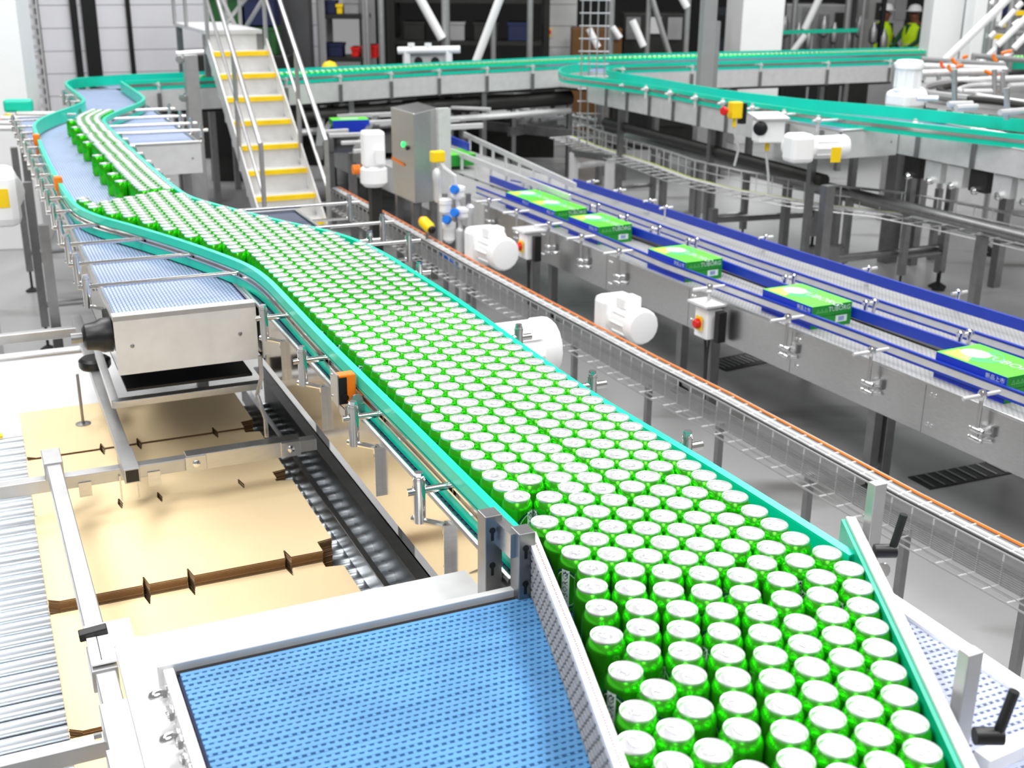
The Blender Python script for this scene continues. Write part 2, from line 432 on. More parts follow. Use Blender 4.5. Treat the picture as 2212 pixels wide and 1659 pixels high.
# legs with levelling feet
def leg(par, u, v, z1, w=0.05, foot=True):
    MB().bar(W(u, v, 0.16), W(u, v, z1), w, w, UX).build('leg', steel_d, par)
    if foot:
        m = MB(); m.cyl(W(u, v, 0.02), W(u, v, 0.17), 0.010, 8); m.lathe(W(u, v, 0), [(0.05, 0), (0.05, 0.008), (0.015, 0.03)], 14); m.build('levelling_foot', rubber, par, smooth=True)
def leg_pair(par, u, v0, v1, z1):
    leg(par, u, v0, z1); leg(par, u, v1, z1)
    MB().tube([W(u, v0, 0.30), W(u, v1, 0.30)], 0.02, 8).build('cross_tube', steel_d, par, smooth=True)
for u in (-9.6, -8.0, -6.6): leg_pair(conv_mid, u, 0.30, 0.86, 1.1)
leg(conv_mid, -5.42, 0.86, 1.1)
for u in (-11.6, -10.2, -8.5): leg_pair(conv_far, u, 0.9, 1.36, 1.1)
for u in (-5.2, -4.0, -2.7): leg(conv_near, u, 1.37, 1.1)

# rail brackets: clamp post, bolt, rod to the rail, lower arm and slotted strap
def bracket(par, u, side, vf, vrail, low=True, strap=True, zt=1.352, mat=steel_m):
    """side -1: left of the flow; vf frame face, vrail outer face of the rail"""
    vc = vf + side * 0.055
    m = MB(); m.cyl(W(u, vc, zt - 0.105), W(u, vc, zt), 0.0135, 14); m.cyl(W(u, vc, zt - 0.007), W(u, vc, zt - 0.003), 0.0142, 14)
    br = m.build('rail_bracket', mat, par, smooth=True)
    m = MB(); m.cyl(W(u, vc, zt), W(u, vc, zt + 0.004), 0.012, 14); m.cyl(W(u, vc, zt + 0.004), W(u, vc, zt + 0.014), 0.0105, 6); m.build('bolt', chrome, br, smooth=True)
    m = MB(); m.cyl(W(u, vc + side * (0.042 if side > 0 else 0.028), zt - 0.03), W(u, vrail, zt - 0.03), 0.0105 if side > 0 else 0.0085, 10); m.build('rod', steel_m, br, smooth=True)
    m = MB(); m.cyl(W(u - 0.016, vc, zt - 0.03), W(u - 0.0, vc, zt - 0.03), 0.006, 8); m.cyl(W(u - 0.024, vc, zt - 0.03), W(u - 0.016, vc, zt - 0.03), 0.008, 6); m.build('set_screw', chrome, br, smooth=True)
    if low:
        z = zt - 0.10
        m = MB(); m.tube([W(u - 0.015, vc + side * 0.012, z), W(u, vc, z), W(u + 0.02, vc - side * 0.018, z), W(u + 0.03, vf + side * 0.012, z - 0.006), W(u + 0.032, vf + side * 0.008, z - 0.03)], 0.0075, 8); m.build('lower_arm', steel_m, br, smooth=True)
    if strap:
        z1, z0 = zt - 0.115, zt - 0.225
        s = MB(); s.ubox(u + 0.020, u + 0.027, vf, vf + side * 0.007, z0, z1); s.ubox(u + 0.035, u + 0.042, vf, vf + side * 0.007, z0, z1); s.ubox(u + 0.020, u + 0.042, vf, vf + side * 0.007, z1, z1 + 0.012); s.ubox(u + 0.020, u + 0.042, vf, vf + side * 0.007, z0 - 0.012, z0)
        s.ubox(u + 0.042, u + 0.045, vf, vf + side * 0.016, z0 - 0.012, z1 + 0.012)
        st = s.build('slotted_strap', steel, br)
        for z in (z1 - 0.012, z0 + 0.014):
            m = MB(); m.lathe(W(u + 0.031, vf + side * 0.006, z), [(0.008, 0), (0.008, 0.004), (0.004, 0.007)], 10, VX * side); m.build('screw', chrome, st, smooth=True)
    return br
for px, py in ((570, 662), (653, 752), (759, 872), (902, 1026)):
    u, v = uv(P(px, py, 1.36)); bracket(conv_near, u, -1, 0.848, 0.868)
for px, py in ((795, 497), (890, 566), (1105, 702), (1262, 803), (1470, 933)):
    u, v = uv(P(px, py, 1.366)); bracket(conv_near, u, 1, 1.405, 1.385, low=True, strap=False)
def rail_v(path, u):
    for a, b in zip(path, path[1:]):
        ua, ub = a.dot(UX), b.dot(UX)
        if (ua - u) * (ub - u) <= 0 and ua != ub:
            return a.lerp(b, (u - ua) / (ub - ua)).dot(VX)
    return path[-1].dot(VX)
for k in range(15):
    u = -4.30 - k * 0.36
    bracket(conv_mid, u, -1, 0.365, rail_v(lp_all, u) - 0.014, strap=k % 2 == 0)
for k in range(8):
    u = -5.75 - k * 0.33
    bracket(conv_mid, u, 1, 0.84, 0.80 if u > -8 else rail_v(rp_all, u) + 0.014, strap=False)
for u in (-8.35, -8.75, -9.2, -9.7):
    bracket(conv_far, u, 1, 1.405, max(0.9, rail_v(rp_all, u) + 0.014), strap=False)
for u in (-9.6, -10.0, -10.5, -11.0):
    bracket(conv_far, u, -1, 0.845, rail_v(lp_all, u) - 0.014, strap=False)
# cross rods carrying the right-hand rail over the start of the near conveyor
for u, vv in ((-5.45, 1.62), (-4.95, 1.62), (-4.55, 1.60)):
    vr = rail_v(rp_all, u)
    m = MB(); m.cyl(W(u, vr + 0.01, 1.325), W(u, vv + 0.05, 1.325), 0.008, 10); r_ = m.build('cross_rod', steel, conv_near, smooth=True)
    m = MB(); m.cyl(W(u, vv, 1.24), W(u, vv, 1.35), 0.0135, 12); m.cyl(W(u, vv, 1.35), W(u, vv, 1.364), 0.0105, 6); m.cyl(W(u, vv, 1.25), W(u, 1.40, 1.25), 0.007, 8); m.build('clamp_post', steel_m, r_, smooth=True)
# black bearing at the end of the left conveyor
br = MB(); br.lathe(W(-4.13, 0.362, 1.19), [(0.06, 0), (0.06, 0.03), (0.05, 0.05), (0.045, 0.085), (0.03, 0.095)], 20, -VX); br.build('bearing', black_p, conv_mid, smooth=True)
m = MB(); m.cyl(W(-4.13, 0.27, 1.19), W(-4.13, 0.23, 1.19), 0.018, 14); m.build('shaft_end', steel_d, conv_mid, smooth=True)

# photo sensor on the near rail
u, v = uv(P(742, 812, 1.36))
sn = thing('photo_sensor', 'orange and black photo sensor on a steel bracket beside the left teal rail', 'sensor', W(u, 0.82, 1.27))
m = MB(); m.ubox(u - 0.035, u + 0.032, 0.806, 0.809, 1.285, 1.375); m.build('bracket_plate', steel, sn)
m = MB(); m.ubox(u - 0.006, u + 0.030, 0.812, 0.858, 1.290, 1.372); sb = m.build('housing', orange, sn, bevel=0.003)
m = MB(); m.ubox(u + 0.022, u + 0.033, 0.809, 0.832, 1.292, 1.366); m.build('lens_face', black_p, sb)
m = MB(); m.cyl(W(u + 0.03, 0.825, 1.312), W(u + 0.042, 0.825, 1.312), 0.009, 10); m.build('dial', black_p, sb, smooth=True)
for z in (1.30, 1.36):
    m = MB(); m.lathe(W(u - 0.02, 0.806, z), [(0.005, 0), (0.005, 0.003), (0.002, 0.005)], 8, -VX); m.build('screw', chrome, sn, smooth=True)
m = MB(); m.ubox(u + 0.02, u + 0.075, 0.812, 0.815, 1.262, 1.29); m.ubox(u + 0.072, u + 0.075, 0.812, 0.868, 1.262, 1.30); m.cyl(W(u + 0.07, 0.845, 1.315), W(u + 0.078, 0.845, 1.315), 0.016, 14); m.build('mounting_angle', steel, sn)

# ---------------------------------------------------------------- gate posts at the end of the near conveyor
gate = thing('gate_frame', 'pair of slotted steel posts with a cross bar where the left teal rail ends', 'frame', W(-1.86, 0.84, 1.1))
def slot_post(p, w, d, z0, z1):
    u, v = uv(p); m = MB(); m.ubox(u - d / 2, u + d / 2, v - w / 2, v + w / 2, z0, z1); o = m.build('post', steel_d, gate, bevel=0.002)
    for z in (z1 - 0.03, z1 - 0.105):
        m = MB(); m.cyl(W(u + d / 2 - 0.001, v - 0.003, z), W(u + d / 2 + 0.0012, v - 0.003, z), 0.0065, 12); m.ubox(u + d / 2 - 0.001, u + d / 2 + 0.001, v - 0.006, v - 0.0, z - 0.022, z); m.build('keyhole', black_p, o)
    return u, v
g1 = slot_post(P(1058, 1106, 1.405), 0.036, 0.04, 1.20, 1.405)
g2 = slot_post(P(1130, 1143, 1.40), 0.034, 0.04, 1.21, 1.40)
m = MB(); m.bar(W(g1[0], g1[1] + 0.015, 1.368), W(g2[0], g2[1] - 0.015, 1.368), 0.022, 0.05); m.build('cross_bar', steel, gate)
m = MB(); m.bar(W(g1[0] - 0.01, g1[1] + 0.02, 1.235), W(g2[0] - 0.01, g2[1] - 0.01, 1.235), 0.01, 0.05); m.build('lower_bar', steel_d, gate)
m = MB(); m.lathe(W(g1[0] + 0.012, g1[1] + 0.035, 1.235), [(0.008, 0), (0.008, 0.006), (0.004, 0.009)], 10, UX); m.build('screw', chrome, gate, smooth=True)

# ================================================================== transfer table with the blue belt
table = thing('transfer_table', 'steel table with a blue slotted belt at the near end of the can line', 'conveyor', W(-1.4, 0.8, 0))
TU0, TU1, TV0, TV1 = -1.812, -0.95, 0.205, 1.47
ZT = 1.262
MB().ubox(TU0, TU1, TV0, TV1, ZT - 0.02, ZT - 0.006).build('belt_underlay', belt_under, table)
pitch = 0.0145
rows = MB(); br_ = MB()
nr = int((TU1 - TU0) / pitch)
for i in range(nr):
    u = TU0 + 0.003 + i * pitch; gw = 0.0094
    z1 = ZT + 0.0006 * math.sin(i * 1.7)
    for va, vb, mi_ in ((TV0 + 0.004, 1.06, 0), (1.06, TV1, 1)):
        rows.cur = mi_
        rows.hexa([W(u, va, ZT - 0.007), W(u + gw + 0.0006, va, ZT - 0.007), W(u + gw + 0.0006, vb, ZT - 0.007), W(u, vb, ZT - 0.007), W(u + 0.0006, va, z1), W(u + gw, va, z1), W(u + gw, vb, z1), W(u + 0.0006, vb, z1)])
    if i < nr - 1:
        n = int((TV1 - TV0) / 0.0137)
        for k in range(n):
            v = TV0 + 0.006 + (k + 0.5 * (i % 2)) * 0.0137; br_.cur = 1 if v > 1.06 else 0
            a, b_ = W(u + gw - 0.0003, v, z1 - 0.0004), W(u + pitch + 0.0008, v, z1 - 0.0004)
            c, d = W(u + pitch + 0.0008, v + 0.0058, z1 - 0.0004), W(u + gw - 0.0003, v + 0.0058, z1 - 0.0004)
            dz = ZX * 0.006
            br_.add([a, b_, c, d, a - dz, b_ - dz, c - dz, d - dz], [(0, 1, 2, 3), (0, 4, 5, 1), (3, 2, 6, 7)])
rows.v += []; b0 = len(rows.v); rows.v += br_.v; rows.f += [tuple(b0 + i for i in f) for f in br_.f]; rows.mi += br_.mi
rows.build('belt_links', [belt_blue, belt_pale], table, kind='stuff')
# frame round the belt
m = MB(); m.ubox(TU0 - 0.028, TU0 - 0.012, TV0 - 0.03, 0.842, ZT - 0.10, ZT + 0.012); m.build('back_frame', steel_w, table, bevel=0.002)
m = MB(); m.ubox(TU0 - 0.012, TU0 + 0.001, TV0, 0.842, ZT - 0.03, ZT - 0.004); m.build('shadow_gap', black_p, table)
m = MB(); m.ubox(TU0 - 0.012, TU1, TV0 - 0.022, TV0 - 0.004, ZT - 0.10, ZT + 0.006); m.build('side_frame', steel_w, table, bevel=0.002)
m = MB(); m.ubox(TU0 - 0.03, TU1, TV1, TV1 + 0.035, ZT - 0.10, ZT + 0.008); m.build('side_frame', white_p, table, bevel=0.002)
# level deck plate behind and beside the belt
ZD = 1.206
m = MB(); m.ubox(-2.05, TU0 - 0.026, 0.128, 0.83, ZD - 0.004, ZD); m.build('deck_plate', steel_w, table)
m = MB(); m.ubox(TU0 - 0.026, TU1, 0.128, TV0 - 0.022, ZD - 0.004, ZD); m.build('deck_plate', steel_w, table)
m = MB(); m.hexa([W(-2.115, 0.128, ZD - 0.05), W(-2.05, 0.128, ZD - 0.006), W(-2.05, 0.83, ZD - 0.006), W(-2.115, 0.83, ZD - 0.05), W(-2.115, 0.128, ZD - 0.046), W(-2.05, 0.128, ZD - 0.002), W(-2.05, 0.83, ZD - 0.002), W(-2.115, 0.83, ZD - 0.046)]); m.build('deck_fold', steel_d, table)
m = MB(); m.ubox(-2.05, TU1, 0.125, 0.128, ZD - 0.025, ZD); m.build('side_skirt', steel_w, table)
for k, (u, big) in enumerate(((TU0 + 0.035, 1), (TU0 + 0.075, 0), (TU0 + 0.105, 0), (TU0 + 0.145, 1), (TU0 + 0.185, 0), (TU0 + 0.215, 0), (TU0 + 0.26, 0), (TU0 + 0.30, 1))):
    z = ZT - 0.012 - 0.012 * (k % 2)
    m = MB(); m.cyl(W(u, TV0 - 0.022, z), W(u, TV0 - 0.032, z), 0.0125, 6); m.cyl(W(u, TV0 - 0.022, z), W(u, TV0 - 0.0245, z), 0.0145, 14)
    if big: m.lathe(W(u, TV0 - 0.032, z), [(0.0105, 0), (0.0105, 0.012), (0.007, 0.020), (0.001, 0.023)], 12, -VX)
    else: m.cyl(W(u, TV0 - 0.030, z), W(u, TV0 - 0.034, z), 0.005, 10)
    m.build('bolt', chrome, table, smooth=True)
for v in (0.36, 0.70):
    m = MB(); m.tube([W(TU0 - 0.085, v, ZD + 0.004), W(TU0 - 0.03, v + 0.004, ZD + 0.006)], 0.005, 8); m.build('pin', steel_m, table, smooth=True)
for u, v in ((-1.75, 0.3), (-1.75, 1.4), (-1.05, 0.3), (-1.05, 1.4)): leg(table, u, v, 1.15)

# roller-chain side guide (left) and lined side guide (right)
gl = thing('chain_guide', 'grey link-chain side guide between the blue belt and the cans', 'guide', P(1240, 1380, 1.27))
gpath = [P(x, y, 1.372) for x, y in ((1147, 1150), (1240, 1380), (1343, 1659), (1420, 1870))]
pts = []
for a, b_ in zip(gpath, gpath[1:]):
    n = max(2, int((b_ - a).length / 0.0135))
    pts += [a.lerp(b_, k / n) for k in range(n)]
pts.append(gpath[-1])
bricks = MB(); tops = MB(); dots = MB()
for k in range(len(pts) - 1):
    a, b_ = pts[k], pts[k + 1]; d = (b_ - a).normalized(); nrm = Vector((d.y, -d.x, 0))   # towards the blue belt
    L = (b_ - a).length
    c = a.lerp(b_, 0.5)
    tops.bar(Vector((a.x, a.y, 1.367)) + d * 0.0004, Vector((b_.x, b_.y, 1.367)) - d * 0.0004, 0.020, 0.012)
    for q in (-0.0022, 0.0022):
        dots.bar(Vector((c.x, c.y, 1.3735)) + d * q * 1.3 - nrm * 0.0016, Vector((c.x, c.y, 1.3735)) + d * q * 1.3 + nrm * 0.0016, 0.0014, 0.001)
    if k % 2 == 0 and k + 2 < len(pts):
        e = pts[k + 2]
        for j in range(6):
            z = 1.274 + j * 0.0152; o_ = d * (0.5 * (j % 2) * (e - a).length)
            bricks.bar(Vector((a.x, a.y, z)) + o_ + d * 0.0036 + nrm * 0.004, Vector((e.x, e.y, z)) + o_ - d * 0.0036 + nrm * 0.004, 0.012, 0.0088)
m = MB(); m.sweep(gpath, [(-0.006, 1.264), (0.006, 1.264), (0.006, 1.362), (-0.006, 1.362)]); m.build('core', black_p, gl)
link_m = M('grey_link_plastic', (160, 158, 158), 0.55, 0, 0.12, 90)
bricks.build('link_face', link_m, gl, kind='stuff'); tops.build('link_edge', M('white_link_plastic', (232, 228, 228), 0.5, 0, 0.04, 30), gl, kind='stuff')
dots.build('link_pins', M('dark_red_pin', (120, 40, 48), 0.5, 0, 0.1, 30), gl, kind='stuff')
gr = thing('lined_guide', 'pale steel side guide with a teal lining at the right of the nearest cans', 'guide', P(1960, 1400, 1.27))
rpts = [P(x, y, 1.385) for x, y in ((1840, 1115), (1980, 1400), (2105, 1659), (2190, 1840))]
m = MB(); m.sweep(rpts, [(-0.012, 1.268), (0.008, 1.268), (0.008, 1.385), (-0.012, 1.385)]); m.build('guide_bar', M('brushed_aluminium', (222, 222, 220), 0.55, 0.5, 0.03, 20), gr, bevel=0.002)
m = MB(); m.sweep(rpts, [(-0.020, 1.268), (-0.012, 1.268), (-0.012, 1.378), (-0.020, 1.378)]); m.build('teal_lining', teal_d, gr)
def guide_support(px, py, zt, z0, lx, ly, name_label):
    t = P(px, py, zt)
    m = MB(); m.box((t.x, t.y, (zt + z0) / 2), (0.022, 0.03, zt - z0), TH); po = m.build('support_post', M('aluminium_post', (190, 190, 190), 0.4, 0.7, 0.04, 20), gr, bevel=0.002)
    h = t + Vector((0.03, -0.02, -0.09)) if lx is None else P(lx, ly, zt - 0.09)
    m = MB(); m.cyl(h + Vector((-0.02, 0, 0)), h + Vector((0.02, 0, 0)), 0.013, 12); m.tube([h + Vector((0.012, 0, 0.0)), h + Vector((0.018, 0.0, 0.03)), h + Vector((0.026, 0, 0.075))], 0.008, 8); m.build('clamp_lever', black_p, po, smooth=True)
    return po
guide_support(1896, 1042, 1.47, 1.25, 1912, 1190, '')
guide_support(2098, 1405, 1.46, 1.25, 2135, 1590, '')
m = MB(); m.cyl(P(1900, 1235, 1.30), P(1912, 1228, 1.30), 0.012, 12); m.cyl(P(1906, 1232, 1.25), P(1906, 1232, 1.33), 0.014, 12); m.build('clamp_post', steel_m, gr, smooth=True)

m = MB(); m.bar(P(2118, 1650, 1.272), P(2290, 1575, 1.272), 0.03, 0.03); m.build('front_frame', white_p, table, bevel=0.002)
# ================================================================== cans
def make_can():
    body = MB().lathe((0, 0, 0), [(0.0235, 0.0), (0.0262, 0.002), (0.0322, 0.0095), (0.0331, 0.013), (0.0331, 0.0925), (0.0326, 0.0965), (0.0304, 0.1025), (0.0278, 0.1075), (0.0264, 0.1095)], 28)
    c = body.build('drink_can', can_green, None, smooth=True, local=True)
    lid = MB().lathe((0, 0, 0), [(0.0262, 0.1092), (0.0270, 0.1112), (0.0272, 0.1138), (0.0264, 0.1151), (0.0254, 0.1148), (0.0246, 0.1118), (0.0240, 0.1094), (0.0230, 0.1088), (0.0221, 0.1104), (0.0213, 0.1109), (0.006, 0.1109)], 28, cap0=False).build('lid', lid_m, c, smooth=True)
    t = MB()
    ring = []
    for k in range(14):
        a = 2 * math.pi * k / 14
        ring.append(Vector((0.0078 * math.cos(a) * (1.0 if math.cos(a) > 0 else 0.85), 0.0128 * math.sin(a) - 0.002, 0.1124)))
    t.tube(ring, 0.0012, 6, close=True); t.box((0, 0.001, 0.1121), (0.011, 0.009, 0.001)); t.cyl((0, 0.003, 0.111), (0, 0.003, 0.1131), 0.0022, 8)
    t.build('pull_tab', tab_m, lid, smooth=True)
    # score line of the opening
    s = MB(); s.tube([Vector((0.0085 * math.cos(a), 0.0125 + 0.0065 * math.sin(a), 0.1110)) for a in [2 * math.pi * k / 12 for k in range(12)]], 0.00045, 4, close=True)
    s.build('opening_score', tab_m, lid)
    # printed emblem: pale oval with dark lettering reading upwards and a small crown
    def wrap(x, z, r): a = x / 0.0331; return Vector((r * math.sin(a), -r * math.cos(a), z))
    e = MB(); N = 24
    def oval(rx, rz, rr, col, rx2=None, rz2=None):
        e.cur = col
        vs = []; fs = []
        for k in range(N):
            a = 2 * math.pi * k / N
            vs.append(wrap(rx * math.cos(a), 0.051 + rz * math.sin(a), rr)); vs.append(wrap((rx2 or 0) * math.cos(a), 0.051 + (rz2 or 0) * math.sin(a), rr))
        for k in range(N):
            j = (k + 1) % N; fs.append((2 * k, 2 * j, 2 * j + 1, 2 * k + 1))
        e.add(vs, fs)
    oval(0.0335, 0.0400, 0.03325, 1, 0.0305, 0.0375)
    oval(0.0275, 0.0350, 0.03325, 0, 0.0262, 0.0338)
    e.cur = 0
    nx, nz = 4, 14
    for i in range(nx):
        for j in range(nz):
            x0, x1 = -0.0085 + 0.017 * i / nx, -0.0085 + 0.017 * (i + 1) / nx
            z0, z1 = 0.012 + 0.078 * j / nz, 0.012 + 0.078 * (j + 1) / nz
            e.add([wrap(x0, z0, 0.0333), wrap(x1, z0, 0.0333), wrap(x1, z1, 0.0333), wrap(x0, z1, 0.0333)], [(0, 1, 2, 3)])
    vs, fs = text_mesh('TUBORG', 0.0175, 0, 1)
    e.cur = 1
    e.add([wrap(-p.y, 0.046 + p.x, 0.03345) for p in vs], fs)
    cr = [(-0.005, 0.080), (0.005, 0.080), (0.0062, 0.086), (0.003, 0.0835), (0, 0.0885), (-0.003, 0.0835), (-0.0062, 0.086)]
    e.add([wrap(x, z, 0.03345) for x, z in cr], [(0, 1, 2, 3, 4, 5, 6)])
    e.build('printed_emblem', [print_w, print_b], c)
    return c
near_px = []
for ox, oy, sc, L in (
    (1120, 1080, 5.53, [(-5,-44),(385,-33),(785,-13),(1172,5),(1570,20),(1970,38),(555,120),(963,140),(1368,160),(1775,172),(327,258),(745,277),(1157,298),(1573,320),(1993,335),(508,420),(940,440),(1363,467),(1790,490),(705,585),(1137,617),(1575,642),(2010,665),(885,782),(1328,803),(1777,833),(900,988),(1358,1015),(1817,1043),(992,1260),(1457,1240),(1932,1268),(1080,1580),(1472,1480),(1965,1508)]),
    (1500, 1080, 5.53, [(265,35),(600,-48),(820,112),(100,195),(493,188),(1057,272),(315,357),(727,352),(1310,437),(130,505),(548,525),(970,522),(1575,617),(350,685),(798,710),(1230,703),(1830,807),(130,858),(578,875),(1037,915),(1472,897),(1915,1022),(190,1070),(648,1090),(1117,1155),(1548,1117),(312,1298),(787,1320),(2005,1247),(1632,1343),(1250,1445),(355,1540),(850,1557),(1720,1590),(2090,1485)]),
    (1220, 1360, 5.53, [(945,232),(1437,215),(1950,245),(740,465),(1473,490),(1993,520),(1140,680),(890,933),(1567,905),(2050,818),(1337,1167),(2110,1132),(860,1318),(1780,1420),(1300,1575)]),
    (1600, 1360, 4.809, [(675,130),(1443,167),(312,235),(1097,263),(1540,402),(745,362),(372,477),(1187,507),(1645,655),(822,610),(437,733),(1280,767),(907,877),(1757,925),(503,1008),(1380,1043),(993,1163),(1877,1217),(578,1300),(1487,1325),(1065,1470),(100,1455),(1990,1520)])):
    for x, y in L: near_px.append((ox + x / sc, oy + y / sc))
near_px += [(1375, 1700), (1545, 1718), (1640, 1735), (1718, 1722), (1930, 1715), (1445, 1770)]
ZL = ZB + 0.1148
near = [P(x, y, ZL) for x, y in near_px]
def project(p):
    v = p - Vector((0, 0, ZC)); z = v.dot(FW)
    return 1106 + FPX * v.dot(RT) / z, 829.5 - FPX * v.dot(UP) / z
def inside_rails(p, m=0.0385):
    """between the two teal rails, with room for a can"""
    def dmin(path):
        best = 9; sd = 1
        for a, b in zip(path, path[1:]):
            ab = b - a; t = max(0, min(1, (p - a).dot(ab) / max(ab.length_squared, 1e-9))); q = a + ab * t
            d = (p - q).length
            if d < best: best = d; sd = 1 if (ab.x * (p.y - q.y) - ab.y * (p.x - q.x)) > 0 else -1
        return best, sd
    dl_, sl = dmin(lp_all); dr_, sr = dmin(rp_all)
    return dl_ > m and dr_ > m and sl > 0 and sr < 0
pos = [Vector((p.x, p.y, 0)) for p in near]
fixed_n = len(pos)
S = 0.0664
cand = []
for iv in range(-12, 6):
    v = 1.159 + iv * 0.0574
    for iu in range(0, 90):
        u = -1.75 - iu * S - (S / 2 if iv % 2 else 0) + (-3.19 + 1.75) % S
        p = W(u, v, 0)
        x, y = project(Vector((p.x, p.y, ZL)))
        if y > 1075 or u < -7.0: continue
        if not inside_rails(p): continue
        if u < -5.62:   # only the dense wedge below the three single files
            if y < 404 + (400 - x) * 0.155: continue
        cand.append(p)
for p in cand:
    if all((p - q).length > 0.061 for q in pos[:fixed_n]): pos.append(p)
# cans that line the rails of the diagonal run
for path, sgn in ((lp_all, 1), (rp_all, -1)):
    acc = 0.0
    for a, b in zip(path, path[1:]):
        d = b - a; n = Vector((-d.y, d.x, 0)).normalized() * sgn; L_ = max(d.length, 1e-6); acc = 0.0
        while acc < L_:
            q = a + d * (acc / L_) + n * 0.0405; acc += 0.011
            u_ = q.dot(UX)
            if not (-5.75 < u_ < -3.7): continue
            if project(Vector((q.x, q.y, ZL)))[1] < 424: continue
            if all((q - r).length > 0.0585 for r in pos): pos.append(q)
# three files of cans along the right-hand rail upstream, and a few strays beside them
for j in range(3):
    off = -0.0435 - 0.0575 * j
    pts = [p for p in rp_all if -9.4 < p.dot(UX) < -5.55]
    acc = 0.0 if j != 1 else S / 2; last = None
    for a, b in zip(pts, pts[1:]):
        d = b - a; n = Vector((-d.y, d.x, 0)).normalized(); L_ = d.length
        while acc < L_:
            q = a + d * (acc / L_) + n * off
            if all((q - r).length > 0.0575 for r in pos) : pos.append(q)
            acc += S
        acc -= L_
for x, y in ((160, 258), (176, 273), (190, 289), (205, 306), (222, 334), (233, 352), (246, 374), (262, 390)):
    q = P(x, y, ZL); q.z = 0
    pos.append(q)
# settle: the flow closes gaps downstream, overlapping cans push apart
DC = 0.0662
for it in range(46):
    for i in range(fixed_n, len(pos)):
        u_ = pos[i].dot(UX)
        if u_ > -3.9 and it < 36: pos[i] = pos[i] + UX * (0.0016 * min(1.0, (u_ + 3.9) / 1.3))
    grid = {}
    for i, p in enumerate(pos): grid.setdefault((int(p.x // 0.07), int(p.y // 0.07)), []).append(i)
    for i, p in enumerate(pos):
        gx, gy = int(p.x // 0.07), int(p.y // 0.07)
        for ax in (-1, 0, 1):
            for ay in (-1, 0, 1):
                for j in grid.get((gx + ax, gy + ay), ()):
                    if j >= i: continue
                    d = pos[i] - pos[j]; l = d.length
                    if 1e-6 < l < DC:
                        k = d * ((DC - l) / l)
                        if j < fixed_n <= i: pos[i] = pos[i] + k
                        else: pos[i] = pos[i] + k * 0.5; pos[j] = pos[j] - k * 0.5
    for i in range(len(pos)):
        u_, v_ = uv(pos[i])
        if -3.6 < u_ < -1.58:
            c_ = max(0.9255 if u_ < -1.95 else 0.5, min(1.3345, v_))
            if c_ != v_: pos[i] = pos[i] + VX * (c_ - v_)
pos.sort(key=lambda p: p.length)
proto = make_can()
GL = 'cans on the can line'
def nth(k): return str(k) + ('th' if 10 <= k % 100 <= 20 else {1: 'st', 2: 'nd', 3: 'rd'}.get(k % 10, 'th'))
items = []
ga, gb = rpts[0], rpts[2]; gd = (gb - ga); gd.z = 0; gd.normalize(); gn = Vector((gd.y, -gd.x, 0))
for p in pos[:300]:
    u_, v_ = uv(p); onb = u_ > -1.81
    f = max(1, round((p - ga).dot(gn) / 0.0575 + 0.4)) if onb else max(1, round((v_ - 0.930) / 0.0574) + 1)
    items.append([onb, f, -p.dot(gd) if onb else -u_, p])
count = {}
for onb, f, key, p in sorted(items, key=lambda t: (t[0], t[1], -t[2] if t[0] else t[2])):
    r = count[(onb, f)] = count.get((onb, f), 0) + 1
    c = proto if len(count) == 1 and r == 1 else copy_tree(proto)
    c.location = (p.x, p.y, ZT if onb else ZB)
    c.rotation_euler = (0, 0, random.uniform(0, 6.283))
    tag(c, 'green can on the blue-belt table, %s file from the teal-lined guide, %s towards the viewer' % (nth(f), nth(r)) if onb else 'green can between the teal rails, %s file from left rail, %s up the line' % (nth(f), nth(r)),
        'can', 'cans on the blue-belt table' if onb else 'cans on the near conveyor')
def can_mass(name, pts, label, zb=ZB, n=12):
    mb = MB()
    for p in pts:
        c = Vector((p.x, p.y, zb))
        mb.cur = 0; mb.lathe(c, [(0.026, 0), (0.0331, 0.012), (0.0331, 0.094), (0.0264, 0.1095)], n, cap1=False)
        mb.cur = 1; mb.lathe(c, [(0.0264, 0.1095), (0.0270, 0.1148), (0.0250, 0.1148), (0.0235, 0.1095)], n, cap0=False)
    o = mb.build(name, [can_green, lid_m], kind='stuff', smooth=True); tag(o, label, 'cans'); return o
can_mass('drink_cans', pos[300:], 'green drink cans with silver lids farther up the teal-railed line')
# ================================================================== roller conveyor with cardboard, lower left
rc = thing('roller_conveyor', 'low roller conveyor carrying flat cardboard at the left', 'conveyor', W(-3.5, 0.3, 0))
ZRO = 0.545
roller_m = M('galvanised_roller', (214, 220, 226), 0.28, 0.9, 0.04, 10)
proto_r = None
for k in range(40):
    u = -4.98 + k * 0.0745
    if proto_r is None:
        m = MB(); m.cyl(W(u, -0.95, ZRO - 0.027), W(u, 1.10, ZRO - 0.027), 0.027, 16); proto_r = m.build('roller', roller_m, rc, smooth=True); u0r = u
    else:
        c = proto_r.copy(); COL.objects.link(c); c.parent = rc; c.location = UX * (u - u0r)
MB().ubox(-5.05, -1.95, -1.0, -0.95, 0.42, 0.56).build('side_beam', steel, rc)
m = MB(); m.ubox(-5.05, -1.95, 0.968, 0.990, 0.545, 0.625); m.build('card_guide', steel, rc, bevel=0.002)
m = MB(); m.ubox(-5.05, -1.95, 1.030, 1.075, 0.690, 0.697); m.ubox(-5.05, -1.95, 1.070, 1.075, 0.50, 0.697); m.build('side_beam', steel_d, rc)
MB().ubox(-5.05, -1.95, -0.9, 1.06, 0.36, 0.37).build('drip_pan', dark_p, rc)
for u in (-4.7, -3.3, -2.2):
    for v in (-0.9, 1.05): MB().bar(W(u, v, 0), W(u, v, 0.45), 0.05, 0.05, UX).build('leg', steel_d, rc)
